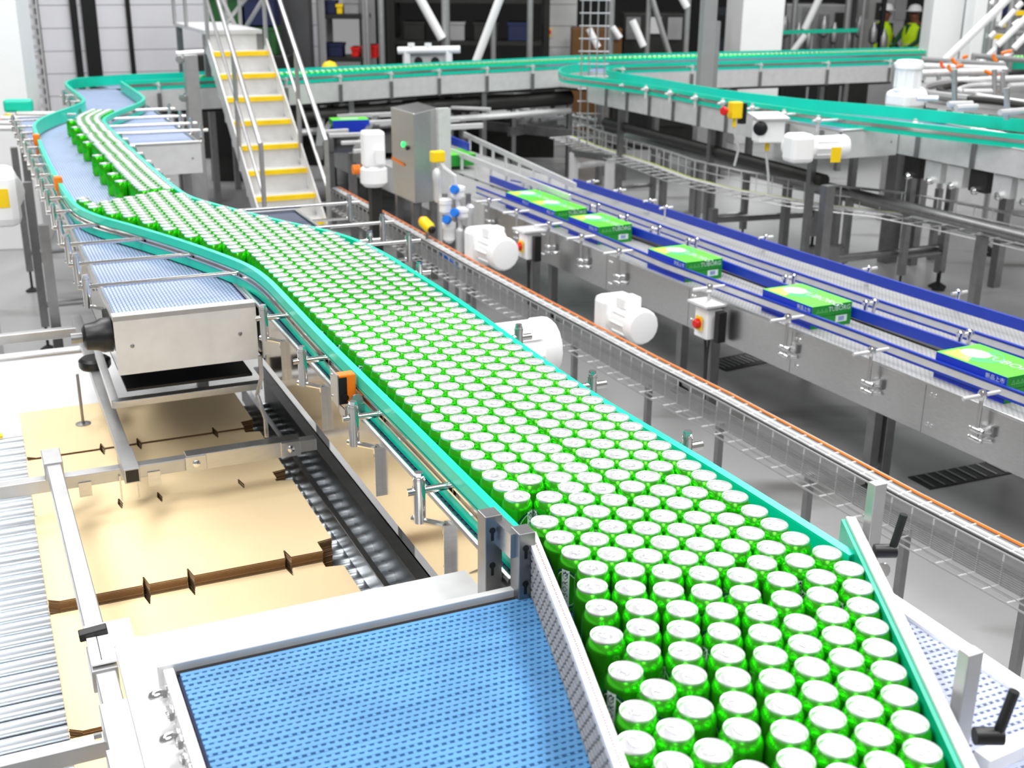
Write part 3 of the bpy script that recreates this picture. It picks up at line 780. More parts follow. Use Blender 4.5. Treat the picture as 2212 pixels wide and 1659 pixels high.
m = MB(); m.ubox(-5.02, -4.985, -0.6, -0.05, 0.548, 0.556); hz = m.build('end_strip', black_p, rc)
m = MB(); m.ubox(-5.021, -4.984, -0.16, -0.03, 0.549, 0.558); m.build('hazard_tape', yellow, hz)
# white cover plate behind it
cp = thing('cover_plate', 'white cover plate behind the far end of the cardboard conveyor', 'panel', W(-5.6, 0.0, 0))
MB().ubox(-6.3, -5.08, -1.2, 0.86, 0.50, 0.512).build('plate', white_p, cp)
for u in (-6.2, -5.15):
    for v in (-1.1, 0.8): MB().bar(W(u, v, 0), W(u, v, 0.5), 0.04, 0.04, UX).build('leg', steel_d, cp)

def notch_poly(u0, u1, v0, v1, back, front, corner=True, depth=0.05, w=0.010):
    """outline of one die-cut sheet: slots in its back and front edges, corner cut out at the right"""
    pts = [(u0, v0)]
    for v in back: pts += [(u0, v - w), (u0 + depth, v - 0.002), (u0 + depth, v + 0.002), (u0, v + w)]
    if corner: pts += [(u0, v1 - 0.055), (u0 + 0.035, v1 - 0.055), (u0 + 0.045, v1)]
    else: pts += [(u0, v1)]
    if corner: pts += [(u1 - 0.075, v1), (u1 - 0.065, v1 - 0.05), (u1, v1 - 0.05)]
    else: pts += [(u1, v1)]
    for v in reversed(front): pts += [(u1, v + w), (u1 - depth, v + 0.002), (u1 - depth, v - 0.002), (u1, v - w)]
    pts += [(u1, v0 + 0.03), (u1 - 0.02, v0)]
    return pts
def card_stack(u0, u1, v0, v1, ztop, back, front, label, corner=True):
    root = thing('cardboard_stack', label, 'cardboard', W((u0 + u1) / 2, (v0 + v1) / 2, ZRO), 'stacks of flat cardboard')
    n = int((ztop - ZRO) / 0.0045)
    poly = notch_poly(u0, u1, v0, v1, back, front, corner)
    m = MB(); m.prism([W(u, v, 0) for u, v in poly], ZRO, ZRO + 0.0042)
    m.mi = [0, 0] + [1] * (len(m.f) - 2)
    s0 = m.build('sheet', [card, card_e], root)
    for k in range(1, n):
        c = s0.copy(); COL.objects.link(c); c.parent = root
        j = UX * random.uniform(-0.0012, 0.0012) + VX * random.uniform(-0.0012, 0.0012)
        c.location = ZX * (k * (ztop - ZRO - 0.0042) / (n - 1)) + j
def vof(px, py, z): return uv(P(px, py, z))[1]
nC = sorted(vof(x, y, 0.64) for x, y in ((320, 1288), (415, 1264), (625, 1222)))
nA = sorted(vof(x, y, 0.65) for x, y in ((222, 975), (302, 965), (468, 943)))
nB = sorted(vof(x, y, 0.65) for x, y in ((265, 1107), (350, 1090), (530, 1065)))
card_stack(-4.95, -4.43, 0.045, 0.90, 0.660, [], nA, 'farthest stack of flat cardboard, shaded under the steel end box')
card_stack(-4.425, -3.90, 0.040, 0.90, 0.654, nA, nB, 'stack of flat cardboard under the steel cross tube')
card_stack(-3.893, -3.275, 0.036, 0.895, 0.664, nB, nC, 'highest stack of flat cardboard with three slots cut in its near edge')
card_stack(-3.270, -2.66, 0.036, 0.895, 0.628, nC, [0.3, 0.55], 'lower stack of flat cardboard beside the white plate of the blue-belt table')
card_stack(-2.655, -2.10, 0.036, 0.895, 0.615, [], [], 'nearest stack of flat cardboard at the bottom left', corner=False)

# ================================================================== guard frame of square tube over the cardboard
gf = thing('guard_frame', 'frame of square steel tubes with sleeves above the cardboard', 'frame', W(-3.5, 0.2, 0.5))
tube_m = M('galvanised_tube', (188, 188, 188), 0.38, 0.85, 0.05, 20)
def sq_tube(p, q, w, name='square_tube', open_end=True, mat=tube_m):
    o = MB().bar(p, q, w, w).build(name, mat, gf, bevel=0.003)
    if open_end:
        d = (q - p).normalized(); MB().bar(q - d * 0.002, q + d * 0.0012, w * 0.78, w * 0.78).build('open_end', black_p, o)
    return o
sq_tube(W(-5.60, 0.345, 0.85), W(-3.70, 0.338, 0.85), 0.042)
MB().bar(W(-3.86, 0.338, 0.85), W(-3.665, 0.338, 0.85), 0.050, 0.050).build('sleeve', tube_m, gf, bevel=0.002)
MB().bar(W(-3.672, 0.338, 0.85), W(-3.663, 0.338, 0.85), 0.040, 0.040).build('open_end', black_p, gf)
sq_tube(W(-3.90, 0.112, 0.852), W(-1.70, 0.135, 0.852), 0.046)
MB().bar(W(-3.93, 0.112, 0.852), W(-3.80, 0.113, 0.852), 0.058, 0.058).build('sleeve', tube_m, gf, bevel=0.002)
MB().bar(W(-2.62, 0.125, 0.852), W(-2.50, 0.126, 0.852), 0.058, 0.056).build('sleeve', tube_m, gf, bevel=0.002)
MB().bar(W(-2.36, 0.128, 0.855), W(-1.70, 0.135, 0.855), 0.062, 0.058).build('sleeve', tube_m, gf, bevel=0.002)
MB().bar(W(-2.18, 0.128, 0.855), W(-2.06, 0.130, 0.855), 0.074, 0.070).build('sleeve', tube_m, gf, bevel=0.002)
for u in (-2.14, -2.3):
    for s in (-1, 1): MB().cyl(W(u, 0.129 + s * 0.036, 0.845), W(u, 0.129 + s * 0.052, 0.845), 0.008, 6).build('bolt', chrome, gf)
sq_tube(W(-3.83, -0.60, 0.80), W(-3.83, 0.98, 0.80), 0.044, open_end=False)
for v0, v1 in ((0.53, 0.92),): MB().bar(W(-3.83, v0, 0.803), W(-3.83, v1, 0.803), 0.054, 0.058).build('sleeve', steel, gf, bevel=0.002)
for v in (0.56, 0.885):
    m = MB(); m.ubox(-3.803, -3.797, v - 0.035, v + 0.035, 0.775, 0.830); b_ = m.build('clamp_plate', steel, gf, bevel=0.002)
    m = MB(); m.lathe(W(-3.797, v, 0.803), [(0.013, 0), (0.012, 0.005), (0.005, 0.009)], 14, UX); m.build('bolt_head', chrome, b_, smooth=True)
for v in (0.20, 0.42):
    m = MB(); m.ubox(-3.806, -3.802, v - 0.02, v + 0.02, 0.745, 0.795); m.build('hanger_plate', steel, gf)
for v in (0.115, 0.31, 0.365): MB().ubox(-3.80, -3.798, v - 0.003, v + 0.003, 0.71, 0.80).build('hanger_strip', steel, gf)
sq_tube(W(-2.33, -0.60, 0.80), W(-2.33, 0.42, 0.80), 0.040, open_end=False)
sq_tube(W(-5.40, -0.9, 0.85), W(-5.40, 0.33, 0.85), 0.042, open_end=False)
MB().tube([W(-5.26, -0.9, 0.80), W(-5.26, 0.33, 0.80)], 0.012, 10).build('round_rod', steel, gf, smooth=True)
m = MB(); m.ubox(-2.70, -2.515, 0.10, 0.205, 0.885, 0.889); wp = m.build('white_plate', white_p, gf)
m = MB(); m.bar(W(-2.655, 0.085, 0.89), W(-2.655, 0.150, 0.895), 0.03, 0.02); m.build('black_clip', black_p, wp, bevel=0.003)
m = MB(); m.ubox(-2.68, -2.53, 0.122, 0.124, 0.8892, 0.890); m.build('groove', dark_p, wp)
for u in (-2.615, -2.60): MB().cyl(W(u, 0.205, 0.872), W(u, 0.222, 0.872), 0.008, 6).build('bolt', chrome, wp)
# black clamp with a screw on the long tube
m = MB(); m.lathe(W(-4.79, 0.345, 0.865), [(0.055, 0), (0.062, 0.01), (0.062, 0.035), (0.05, 0.045)], 20); m.build('round_clamp', black_p, gf, smooth=True)
m = MB(); m.cyl(W(-4.72, 0.27, 0.66), W(-4.72, 0.27, 0.87), 0.006, 8); m.lathe(W(-4.72, 0.27, 0.655), [(0.03, 0), (0.03, 0.008), (0.01, 0.012)], 14); m.build('clamp_screw', steel_d, gf, smooth=True)
for u in (-5.5, -4.0): 
    MB().bar(W(u, -0.55, 0.0), W(u, -0.55, 0.80), 0.04, 0.04, UX).build('post', tube_m, gf)
MB().bar(W(-3.83, -0.58, 0.0), W(-3.83, -0.58, 0.80), 0.044, 0.044, UX).build('post', tube_m, gf)
MB().bar(W(-2.33, -0.58, 0.0), W(-2.33, -0.58, 0.80), 0.044, 0.044, UX).build('post', tube_m, gf)
# black sheet added for the shade underneath, and cross beam below the left conveyor's end
MB().ubox(-5.3, -4.10, 0.39, 0.83, 0.985, 0.995).build('dark_underside', black_p, conv_mid)
m = MB(); m.ubox(-4.12, -4.08, 0.34, 0.86, 0.935, 0.96); m.build('cross_beam', steel, conv_mid, bevel=0.002)
m = MB(); m.hexa([W(-4.6, 0.335, 0.97), W(-4.1, 0.335, 0.93), W(-4.1, 0.36, 0.93), W(-4.6, 0.36, 0.97), W(-4.6, 0.335, 1.0), W(-4.1, 0.335, 0.96), W(-4.1, 0.36, 0.96), W(-4.6, 0.36, 1.0)]); m.build('side_beam', steel, conv_mid)
m = MB(); m.tube([W(-3.97, 0.835, 1.10), W(-3.97, 0.835, 1.02), W(-3.99, 0.82, 0.95), W(-3.95, 0.835, 0.87), W(-3.95, 0.835, 0.80)], 0.008, 8); m.build('bent_rod', steel, conv_mid, smooth=True)

# ================================================================== gearmotors
def gearmotor(label, c, axis, L=0.34, D=0.15, side=None, term=True, plate=None, off=0.0):
    axis = axis.normalized(); side = (side or axis.cross(ZX)).normalized(); upv = side.cross(axis).normalized()
    if upv.z < 0: upv = -upv
    root = thing('gearmotor', label, 'motor', (c.x, c.y, c.z - D))
    g = MB(); a = c - axis * L * 0.5
    Rm = Matrix((axis, side, upv)).transposed()
    g.box(a + axis * L * 0.19, (L * 0.38, D * 1.12, D * 1.28), R=Rm); g.build('gearbox', white_c, root, bevel=D * 0.2)
    m = MB(); m.lathe(a + axis * L * 0.34, [(D * 0.52, 0), (D * 0.54, L * 0.05), (D * 0.47, L * 0.08), (D * 0.47, L * 0.46), (D * 0.54, L * 0.48), (D * 0.54, L * 0.60), (D * 0.48, L * 0.64), (D * 0.30, L * 0.655)], 16, axis); mo = m.build('motor_housing', white_c, root, smooth=True)
    for k in range(10):
        t = 2 * math.pi * k / 10; e = side * math.cos(t) + upv * math.sin(t)
        m = MB(); p = a + axis * L * 0.44 + e * D * 0.48; m.bar(p, p + axis * L * 0.36, D * 0.03, D * 0.07, e); m.build('cooling_fin', white_c, mo)
    if term:
        m = MB(); m.box(a + axis * L * 0.55 + upv * D * 0.58, (L * 0.26, D * 0.6, D * 0.36), R=Rm); m.build('terminal_box', white_c, root, bevel=D * 0.06)
    m = MB(); m.lathe(a + axis * L * 0.18 - side * D * 0.5, [(D * 0.5, 0), (D * 0.5, D * 0.18), (D * 0.36, D * 0.24)], 18, -side); m.build('flange', white_c, root, smooth=True)
    if plate:
        m = MB(); m.box(a + axis * L * 0.2 + side * D * 0.565 + upv * plate, (L * 0.16, 0.004, D * 0.42), R=Rm); m.build('warning_label', yellow, root)
    return root
gearmotor('white gearmotor beside the right teal rail of the near conveyor, half hidden', W(-3.62, 1.60, 1.12), VX, 0.42, 0.20, side=-UX, term=False)
gearmotor('white gearmotor at the box line, beside the red and yellow switch', P(1062, 538, 0.58), UX + VX * 0.1, 0.40, 0.21, side=-VX)
gearmotor('white gearmotor with the terminal box, at the drain beside the orange cable tray', P(1352, 690, 0.55), UX + VX * 0.05, 0.38, 0.185, side=-VX)
gmr = gearmotor('white gearmotor with a yellow label under the right-hand teal line', P(1765, 318, 1.22), Vector((1, 0.25, 0)), 0.46, 0.155, side=Vector((0.25, -1, 0)), term=False)
p_ = P(1800, 331, 1.225); m = MB(); m.box(p_ + Vector((0, -0.07, 0)), (0.07, 0.006, 0.10), 0.2); m.build('warning_label', yellow, gmr)
MB().bar(Vector((p_.x, p_.y + 0.05, 0)), Vector((p_.x, p_.y + 0.05, 1.0)), 0.07, 0.07, UX).build('stand', steel_d, gmr)
gm = gearmotor('white gearmotor with a yellow label at the left edge beside the teal line', W(-7.55, -0.02, 1.10), -VX, 0.5, 0.26, side=UX, plate=0.01)
gmu = gearmotor('white upright gearmotor behind the right-hand teal line', P(1960, 182, 1.50), ZX, 0.40, 0.21, side=-VX, term=False)
p_ = P(1960, 182, 1.50); MB().bar(Vector((p_.x, p_.y, 0)), Vector((p_.x, p_.y, 1.32)), 0.12, 0.12, UX).build('stand', steel_d, gmu)

# ================================================================== box line
ZBX = 0.665
bA, bB = P(1046, 442, ZBX + 0.012), P(2212, 912, ZBX + 0.012)
BX = (bB - bA); BX.z = 0; BX.normalize(); BY = Vector((-BX.y, BX.x, 0))
def Q(s, t, z): return Vector((bA.x, bA.y, 0)) + BX * s + BY * t + ZX * z
def st(p): d = p - Vector((bA.x, bA.y, 0)); return d.dot(BX), d.dot(BY)
bl = thing('box_conveyor', 'wide steel conveyor with blue guide rails carrying the green cartons', 'conveyor', Q(2.5, 0.5, 0))
SL = (bB - bA).length + 2.2
def qbox(m, s0, s1, t0, t1, z0, z1): return m.hexa([Q(s0, t0, z0), Q(s1, t0, z0), Q(s1, t1, z0), Q(s0, t1, z0), Q(s0, t0, z1), Q(s1, t0, z1), Q(s1, t1, z1), Q(s0, t1, z1)])
m = MB(); qbox(m, -3.6, SL, 0.02, 0.42, ZBX - 0.02, ZBX); m.build('belt', belt_box, bl)
m = MB(); qbox(m, -3.6, SL, 0.46, 1.10, ZBX - 0.02, ZBX); m.build('belt', belt_box, bl)
for k in range(8):
    s0, s1 = k * (SL / 8), (k + 1) * (SL / 8) - 0.004
    m = MB(); qbox(m, s0, s1, 0, 0.006, ZBX - 0.22, ZBX + 0.012); pl = m.build('side_plate', steel, bl)
    for ds in (0.03, 0.055):
        for z in (ZBX - 0.03, ZBX - 0.17):
            m = MB(); m.lathe(Q(s0 + ds, 0, z), [(0.008, 0), (0.008, 0.004), (0.004, 0.007)], 8, -BY); m.build('screw', chrome, pl, smooth=True)
m = MB(); m.tube([Q(0, 0.003, ZBX + 0.010), Q(SL, 0.003, ZBX + 0.010)], 0.007, 8); m.build('edge_lip', steel, bl, smooth=True)
m = MB(); qbox(m, 0, SL, 0.415, 0.465, ZBX - 0.20, ZBX + 0.010); m.build('middle_beam', dark_p, bl)
m = MB(); qbox(m, 0, SL, 1.10, 1.106, ZBX - 0.22, ZBX + 0.012); m.build('side_plate', steel, bl)
def blue_double(pts, z):
    path = [P(x, y, z) for x, y in pts]
    pr = lambda a, b, c, d: [(a, c), (b, c), (b, d), (a, d)]
    MB().sweep(path, pr(-0.008, 0.008, z - 0.013, z)).build('guide_strip', navy, bl, bevel=0.003)
    MB().sweep(path, pr(-0.006, 0.006, z - 0.045, z - 0.014)).build('rail_channel', steel_w, bl)
    MB().sweep(path, pr(-0.008, 0.008, z - 0.058, z - 0.046)).build('guide_strip', navy, bl, bevel=0.003)
    return path
def blue_board(pts, z, h=0.06):
    path = [P(x, y, z) for x, y in pts]
    MB().sweep(path, [(-0.008, z - h), (0.008, z - h), (0.008, z), (-0.008, z)]).build('guide_board', navy, bl, bevel=0.002)
    return path
ZG = ZBX + 0.085
r1 = blue_double(((1030, 402), (1226, 477), (1440, 565), (1860, 717), (2260, 866), (2700, 1030)), ZG)
r2 = blue_board(((1059, 379), (1135, 407), (1440, 515), (1696, 613), (1849, 665), (2260, 802), (2700, 948)), ZG, 0.055)
r3 = blue_double(((1103, 376), (1150, 385), (1242, 417), (1440, 489), (1628, 556), (1920, 654), (2260, 765), (2700, 909)), ZG)
r4 = blue_board(((1239, 386), (1440, 450), (1720, 540), (1920, 602), (2260, 705), (2700, 838)), ZG + 0.01, 0.06)
# rail holders along the front: upright, cross rod and paired clamps
def holder(s, k):
    t = -0.035
    path = r1; 
    z1 = ZG - 0.01
    m = MB(); m.cyl(Q(s, t, ZBX - 0.14), Q(s, t, z1 + 0.012), 0.0095, 10); up = m.build('rail_holder', steel, bl, smooth=True)
    m = MB(); m.cyl(Q(s, t - 0.11, z1 - 0.005), Q(s, t + 0.10, z1 - 0.005), 0.0085, 10); m.build('cross_rod', steel_w, up, smooth=True)
    m = MB(); m.lathe(Q(s, t, z1 - 0.025), [(0.016, 0), (0.02, 0.01), (0.02, 0.03), (0.014, 0.042)], 12); m.build('cross_clamp', chrome, up, smooth=True)
    for z in (ZBX - 0.085, ZBX - 0.125):
        m = MB(); m.lathe(Q(s - 0.035, t - 0.002, z), [(0.012, 0), (0.014, 0.01), (0.014, 0.06), (0.010, 0.07)], 10, BX); m.cyl(Q(s + 0.01, t, z), Q(s + 0.01, 0.0, z), 0.008, 8); m.cyl(Q(s + 0.02, t, z), Q(s + 0.06, -0.003, z + 0.002), 0.007, 8); m.build('swivel_clamp', chrome, up, smooth=True)
    m = MB(); qbox(m, s + 0.05, s + 0.066, -0.014, 0.0, ZBX - 0.10, ZBX - 0.055); m.build('angle_plate', steel_d, up)
for k, (px, py) in enumerate(((1075, 428), (1128, 452), (1190, 480), (1255, 508), (1330, 540), (1502, 620), (1676, 686), (1872, 755), (2115, 848))):
    s, t = st(P(px, py, ZG)); holder(s, k)
for (px, py, pts) in ((1155, 400, 0), (1220, 424, 0), (1283, 446, 0), (1345, 470, 0), (1415, 495, 0), (1495, 521, 0), (1705, 600, 0), (1880, 655, 0), (2085, 722, 0)):
    c = P(px, py, ZG + 0.01)
    m = MB(); m.cyl(c - BY * 0.05, c + BY * 0.05, 0.009, 8); cl = m.build('rail_clamp', steel_w, bl, smooth=True)
    for s in (-0.03, 0.03):
        m = MB(); m.lathe(c + BY * s - ZX * 0.07, [(0.010, 0), (0.010, 0.06), (0.018, 0.065), (0.018, 0.085), (0.010, 0.09)], 10); m.build('clamp_knob', chrome, cl, smooth=True)
for (px, py) in ((1272, 393), (1330, 412), (1395, 435), (1430, 450), (1645, 514), (1868, 582), (2062, 634)):
    c = P(px, py, ZG + 0.012)
    m = MB(); m.cyl(c - BY * 0.02, c + BY * 0.09, 0.009, 8); cl = m.build('rail_clamp', steel_w, bl, smooth=True)
    m = MB(); m.lathe(c + BY * 0.03 - ZX * 0.09, [(0.009, 0), (0.009, 0.08), (0.018, 0.085), (0.018, 0.105), (0.010, 0.11)], 10); m.build('clamp_knob', chrome, cl, smooth=True)
for s in (1.0, 2.6, 4.2, 6.0):
    for t in (0.06, 1.05): 
        p = Q(s, t, 0); MB().bar(Q(s, t, 0.14), Q(s, t, ZBX - 0.2), 0.05, 0.05, BX).build('leg', steel_d, bl)
        m = MB(); m.cyl(Q(s, t, 0.02), Q(s, t, 0.15), 0.012, 8); m.lathe(Q(s, t, 0), [(0.055, 0), (0.055, 0.008), (0.016, 0.035)], 14); m.build('levelling_foot', rubber, bl, smooth=True)
# cartons
def carton(s, t, n, label, yaw=0.0):
    L, Wd, H = 0.398, 0.262, 0.119
    base = Q(s, t, ZBX)
    root = thing('carton', label, 'carton', base, 'green and blue cartons on the box line')
    R = Matrix((BX, BY, ZX)).transposed() @ Matrix.Rotation(yaw, 3, 'Z')
    def X(a, b, c): return base + R @ Vector((a, b, c))
    m = MB(); m.hexa([X(0, 0, 0), X(L, 0, 0), X(L, Wd, 0), X(0, Wd, 0), X(0, 0, H), X(L, 0, H), X(L, Wd, H), X(0, Wd, H)])
    m.mi = [2, 0, 1, 2, 1, 2]
    bd = m.build('carton_body', [box_g, box_b, box_gd], root)
    def patch(name, quad, mat, lift):
        m = MB(); m.add([X(*q) for q in quad], [tuple(range(len(quad)))]); return m.build(name, mat, root)
    zt = H + 0.0008
    # print on the top: pale band, oval and the name
    patch('top_print', [(0.02, 0.01, zt), (0.17, 0.01, zt), (0.12, 0.10, zt), (0.02, 0.12, zt)], box_y, 0)
    ov = [(0.10 + 0.07 * math.cos(a) * 1.0, 0.135 + 0.058 * math.sin(a), zt + 0.0004) for a in [2 * math.pi * k / 20 for k in range(20)]]
    patch('top_oval', ov, print_w, 0)
    for rr in (0.085, 0.12):
        ring = [X(0.11 + rr * math.cos(a), 0.135 + rr * 0.8 * math.sin(a), zt) for a in [math.pi * (-0.5 + k / 12) for k in range(13)]]
        m = MB(); m.tube(ring, 0.0018, 4); m.build('top_ring', M_cyan, root)
    vs, fs = NAME_TXT
    m = MB(); m.add([X(0.285 + p.x * 1.0, 0.150 + p.y * 1.0, zt + 0.0006) for p in vs], fs); m.build('top_lettering', print_w, root)
    vs, fs = text_small
    m = MB(); m.add([X(L + 0.0008, 0.18 + p.x, 0.093 + p.y) for p in vs], fs); m.build('end_lettering', print_w, root)
    patch('end_sticker', [(L + 0.0006, 0.16, 0.020), (L + 0.0006, 0.235, 0.020), (L + 0.0006, 0.235, 0.055), (L + 0.0006, 0.16, 0.055)], print_w, 0)
    for k in range(7): patch('bar_code', [(L + 0.001, 0.178 + k * 0.0055, 0.026), (L + 0.001, 0.181 + k * 0.0055, 0.026), (L + 0.001, 0.181 + k * 0.0055, 0.049), (L + 0.001, 0.178 + k * 0.0055, 0.049)], box_b, 0)
    patch('end_line', [(L + 0.0006, 0.0, 0.060), (L + 0.0006, Wd, 0.060), (L + 0.0006, Wd, 0.063), (L + 0.0006, 0.0, 0.063)], M_end_line, 0)  # dark line across the carton end at mid height
    vs, fs = text_side
    m = MB(); m.add([X(0.335 + p.x, -0.0008, 0.095 + p.y) for p in vs], fs); m.build('side_lettering', print_w, root)
    vs, fs = text_icons
    m = MB(); m.add([X(L + 0.0008, 0.065 + p.x, 0.090 + p.y) for p in vs], fs); m.build('end_marks', M_pale, root)
M_cyan = M('cyan_print', (90, 210, 215), 0.5, 0, 0.03, 10); M_end_line = M('carton_end_line', (8, 70, 22), 0.7, 0, 0.05, 10); M_pale = M('pale_green_print', (120, 205, 120), 0.5, 0, 0.03, 10)
NAME_TXT = text_mesh('TUBORG', 0.074); text_small = text_mesh('TUBORG', 0.036); text_side = text_mesh('新品上市', 0.026); text_icons = text_mesh('△△△', 0.026)
zc_ = ZBX + 0.119
for k, (px, py, lab) in enumerate(((1092, 415, 'green and blue carton farthest up the box line, touching the next one'), (1150, 438, 'second carton from the far end, pushed against the farthest one'), (1228, 467, 'green and blue carton third from the far end of the box line'), (1400, 537, 'green and blue carton alone in the middle of the box line'), (1648, 624, 'green and blue carton second nearest, beside the tall rail holders'), (2023, 759, 'nearest green and blue carton, cut by the right edge of the picture'))):
    s, t = st(P(px, py, zc_))
    if k == 1: s = st(P(1092, 415, zc_))[0] + 0.401
    carton(s, t, k, lab)
# aluminium side guards at the upstream end
for a, b_ in (((1003, 290), (1243, 402)), ((955, 318), (1232, 428))):
    p, q = P(a[0], a[1], ZBX + 0.14), P(b_[0], b_[1], ZBX + 0.14)
    m = MB(); m.bar(p, q, 0.02, 0.045); g_ = m.build('side_guard', steel_w, bl)
    for k in range(8):
        c = p.lerp(q, (k + 0.5) / 8); m = MB(); m.bar(c - ZX * 0.13, c - ZX * 0.02, 0.02, 0.02, BX); m.build('guard_post', steel_w, g_)
m = MB(); qbox(m, -3.6, 0, 0, 0.006, ZBX - 0.22, ZBX + 0.012); m.build('side_plate', steel_w, bl)
for s in (-2.6, -1.2):
    for t in (0.06, 1.05): MB().bar(Q(s, t, 0), Q(s, t, ZBX - 0.02), 0.05, 0.05, BX).build('leg', steel_d, bl)
# ================================================================== wire cable trays
def wire_tray(label, upper, zu, zl, wu, wl, step, cables, ledge=True, r=0.004):
    """upper: px points of the far upper wire; a basket with a lower ledge, wires bent every step"""
    path = [P(x, y, zu) for x, y in upper]
    root = thing('cable_tray', label, 'cable tray', Vector((path[0].x, path[0].y, zl)))
    dirv = (path[-1] - path[0]).normalized(); n = Vector((dirv.y, -dirv.x, 0))     # towards the can line
    def off(o, z): return [Vector((p.x, p.y, z)) + n * o for p in path]
    for o, z in ((0, zu), (wu * 0.5, zu - 0.01), (wu, zu), (wu, (zu + zl) / 2), (wu, zl), (wu + wl * 0.5, zl), (wu + wl, zl)):
        MB().tube(off(o, z), r, 6).build('long_wire', tube_m, root, smooth=True)
    for o, z, rr, mt in cables:
        MB().tube(off(o, z), rr, 6).build('cable', mt, root, smooth=True)
    L = sum((b - a).length for a, b in zip(path, path[1:])); k = 0; acc = 0.0; seg = 0; m0 = None
    pos_ = 0.02
    while pos_ < L:
        d = pos_; i = 0
        while d > (path[i + 1] - path[i]).length and i < len(path) - 2: d -= (path[i + 1] - path[i]).length; i += 1
        c = path[i].lerp(path[i + 1], d / (path[i + 1] - path[i]).length)
        if m0 is None:
            m0 = MB().tube([Vector((c.x, c.y, zu)) - ZX * 0.0, Vector((c.x, c.y, zu)) + n * wu, Vector((c.x, c.y, zl)) + n * wu, Vector((c.x, c.y, zl)) + n * (wu + wl)], r, 6).build('cross_wire', steel_w, root, smooth=True); c0 = c
        else:
            q = m0.copy(); COL.objects.link(q); q.parent = root; q.location = Vector((c.x - c0.x, c.y - c0.y, 0))
        pos_ += step
    return root, path, n
grey_cb = M('grey_cable', (128, 128, 128), 0.5, 0, 0.08, 20); white_cb = M('white_cable', (205, 205, 205), 0.5, 0, 0.05, 20); black_cb = M('black_cable', (45, 45, 45), 0.5, 0, 0.1, 20); lime_cb = M('yellow_green_cable', (190, 205, 40), 0.5, 0, 0.1, 20)
cabs = [(0.012, 0.513, 0.0055, orange), (0.032, 0.506, 0.007, grey_cb), (0.066, 0.505, 0.007, grey_cb), (0.088, 0.506, 0.006, black_cb), (0.044, 0.508, 0.006, white_cb), (0.055, 0.510, 0.006, white_cb), (0.075, 0.508, 0.005, white_cb), (0.100, 0.512, 0.008, black_cb)]
cabs += [(0.112, 0.392 + k * 0.0085, 0.0028, grey_cb) for k in range(11)]
tr1, tpath, tn = wire_tray('wire cable tray with an orange cable between the can line and the box line', ((735, 405), (800, 440), (1040, 572), (1263, 689), (1426, 774), (1583, 852), (1780, 956), (1993, 1069), (2260, 1202), (2700, 1421)), 0.51, 0.39, 0.11, 0.085, 0.105, cabs)
for k, q in enumerate(tpath[1:]):
    c = q + tn * 0.06
    MB().bar(Vector((c.x, c.y, 0.0)), Vector((c.x, c.y, 0.38)), 0.03, 0.03, UX).build('stand', steel_d, tr1)
    m = MB(); m.lathe(Vector((c.x, c.y, 0)), [(0.06, 0), (0.06, 0.01), (0.02, 0.03)], 14); m.build('stand_foot', rubber, tr1, smooth=True)
cab2 = [(0.02, 0.62, 0.006, lime_cb), (0.05, 0.62, 0.008, white_cb), (0.08, 0.62, 0.008, white_cb)]
tr2, tpath2, tn2 = wire_tray('wire mesh cable tray with a yellow-green cable in the middle of the hall', ((1240, 262), (1300, 283), (1420, 318), (1500, 345), (1600, 368), (1790, 398), (1960, 416), (2090, 440), (2260, 475), (2500, 524)), 0.78, 0.62, 0.02, 0.30, 0.16, cab2, r=0.005)
for px, py in ((1505, 475), (1530, 500), (1795, 560), (1930, 520), (2035, 560)):
    b_ = P(px, py, 0)
for (px, y0, y1) in ((1505, 352, 470), (1533, 372, 492), (1797, 352, 575), (1935, 480, 512), (2010, 500, 560)):
    b_ = P(px, y1, 0.0); MB().bar(b_, Vector((b_.x, b_.y, 0.62)), 0.05, 0.05, UX).build('stand', steel_d, tr2)
# low floor frame with levelling feet
ff = thing('floor_frame', 'low tubular frame with levelling feet under the middle cable tray', 'frame', P(1760, 500, 0))
for a, b_ in (((1540, 475), (1760, 462)), ((1800, 560), (2035, 535))):
    p, q = P(a[0], a[1], 0.32), P(b_[0], b_[1], 0.32)
    MB().tube([p, q], 0.03, 10).build('cross_tube', steel_d, ff, smooth=True)
    for c in (p, q):
        MB().bar(Vector((c.x, c.y, 0.12)), Vector((c.x, c.y, 0.42)), 0.06, 0.06, UX).build('leg', steel_d, ff)
        m = MB(); m.cyl((c.x, c.y, 0.02), (c.x, c.y, 0.14), 0.014, 8); m.lathe((c.x, c.y, 0), [(0.07, 0), (0.07, 0.01), (0.02, 0.04)], 14); m.build('levelling_foot', rubber, ff, smooth=True)
for px, py in ((2130, 540), (2145, 552)):
    c = P(px, py, 0); m = MB(); m.cyl((c.x, c.y, 0.02), (c.x, c.y, 0.2), 0.014, 8); m.lathe((c.x, c.y, 0), [(0.07, 0), (0.07, 0.01), (0.02, 0.04)], 14); m.build('levelling_foot', rubber, ff, smooth=True)
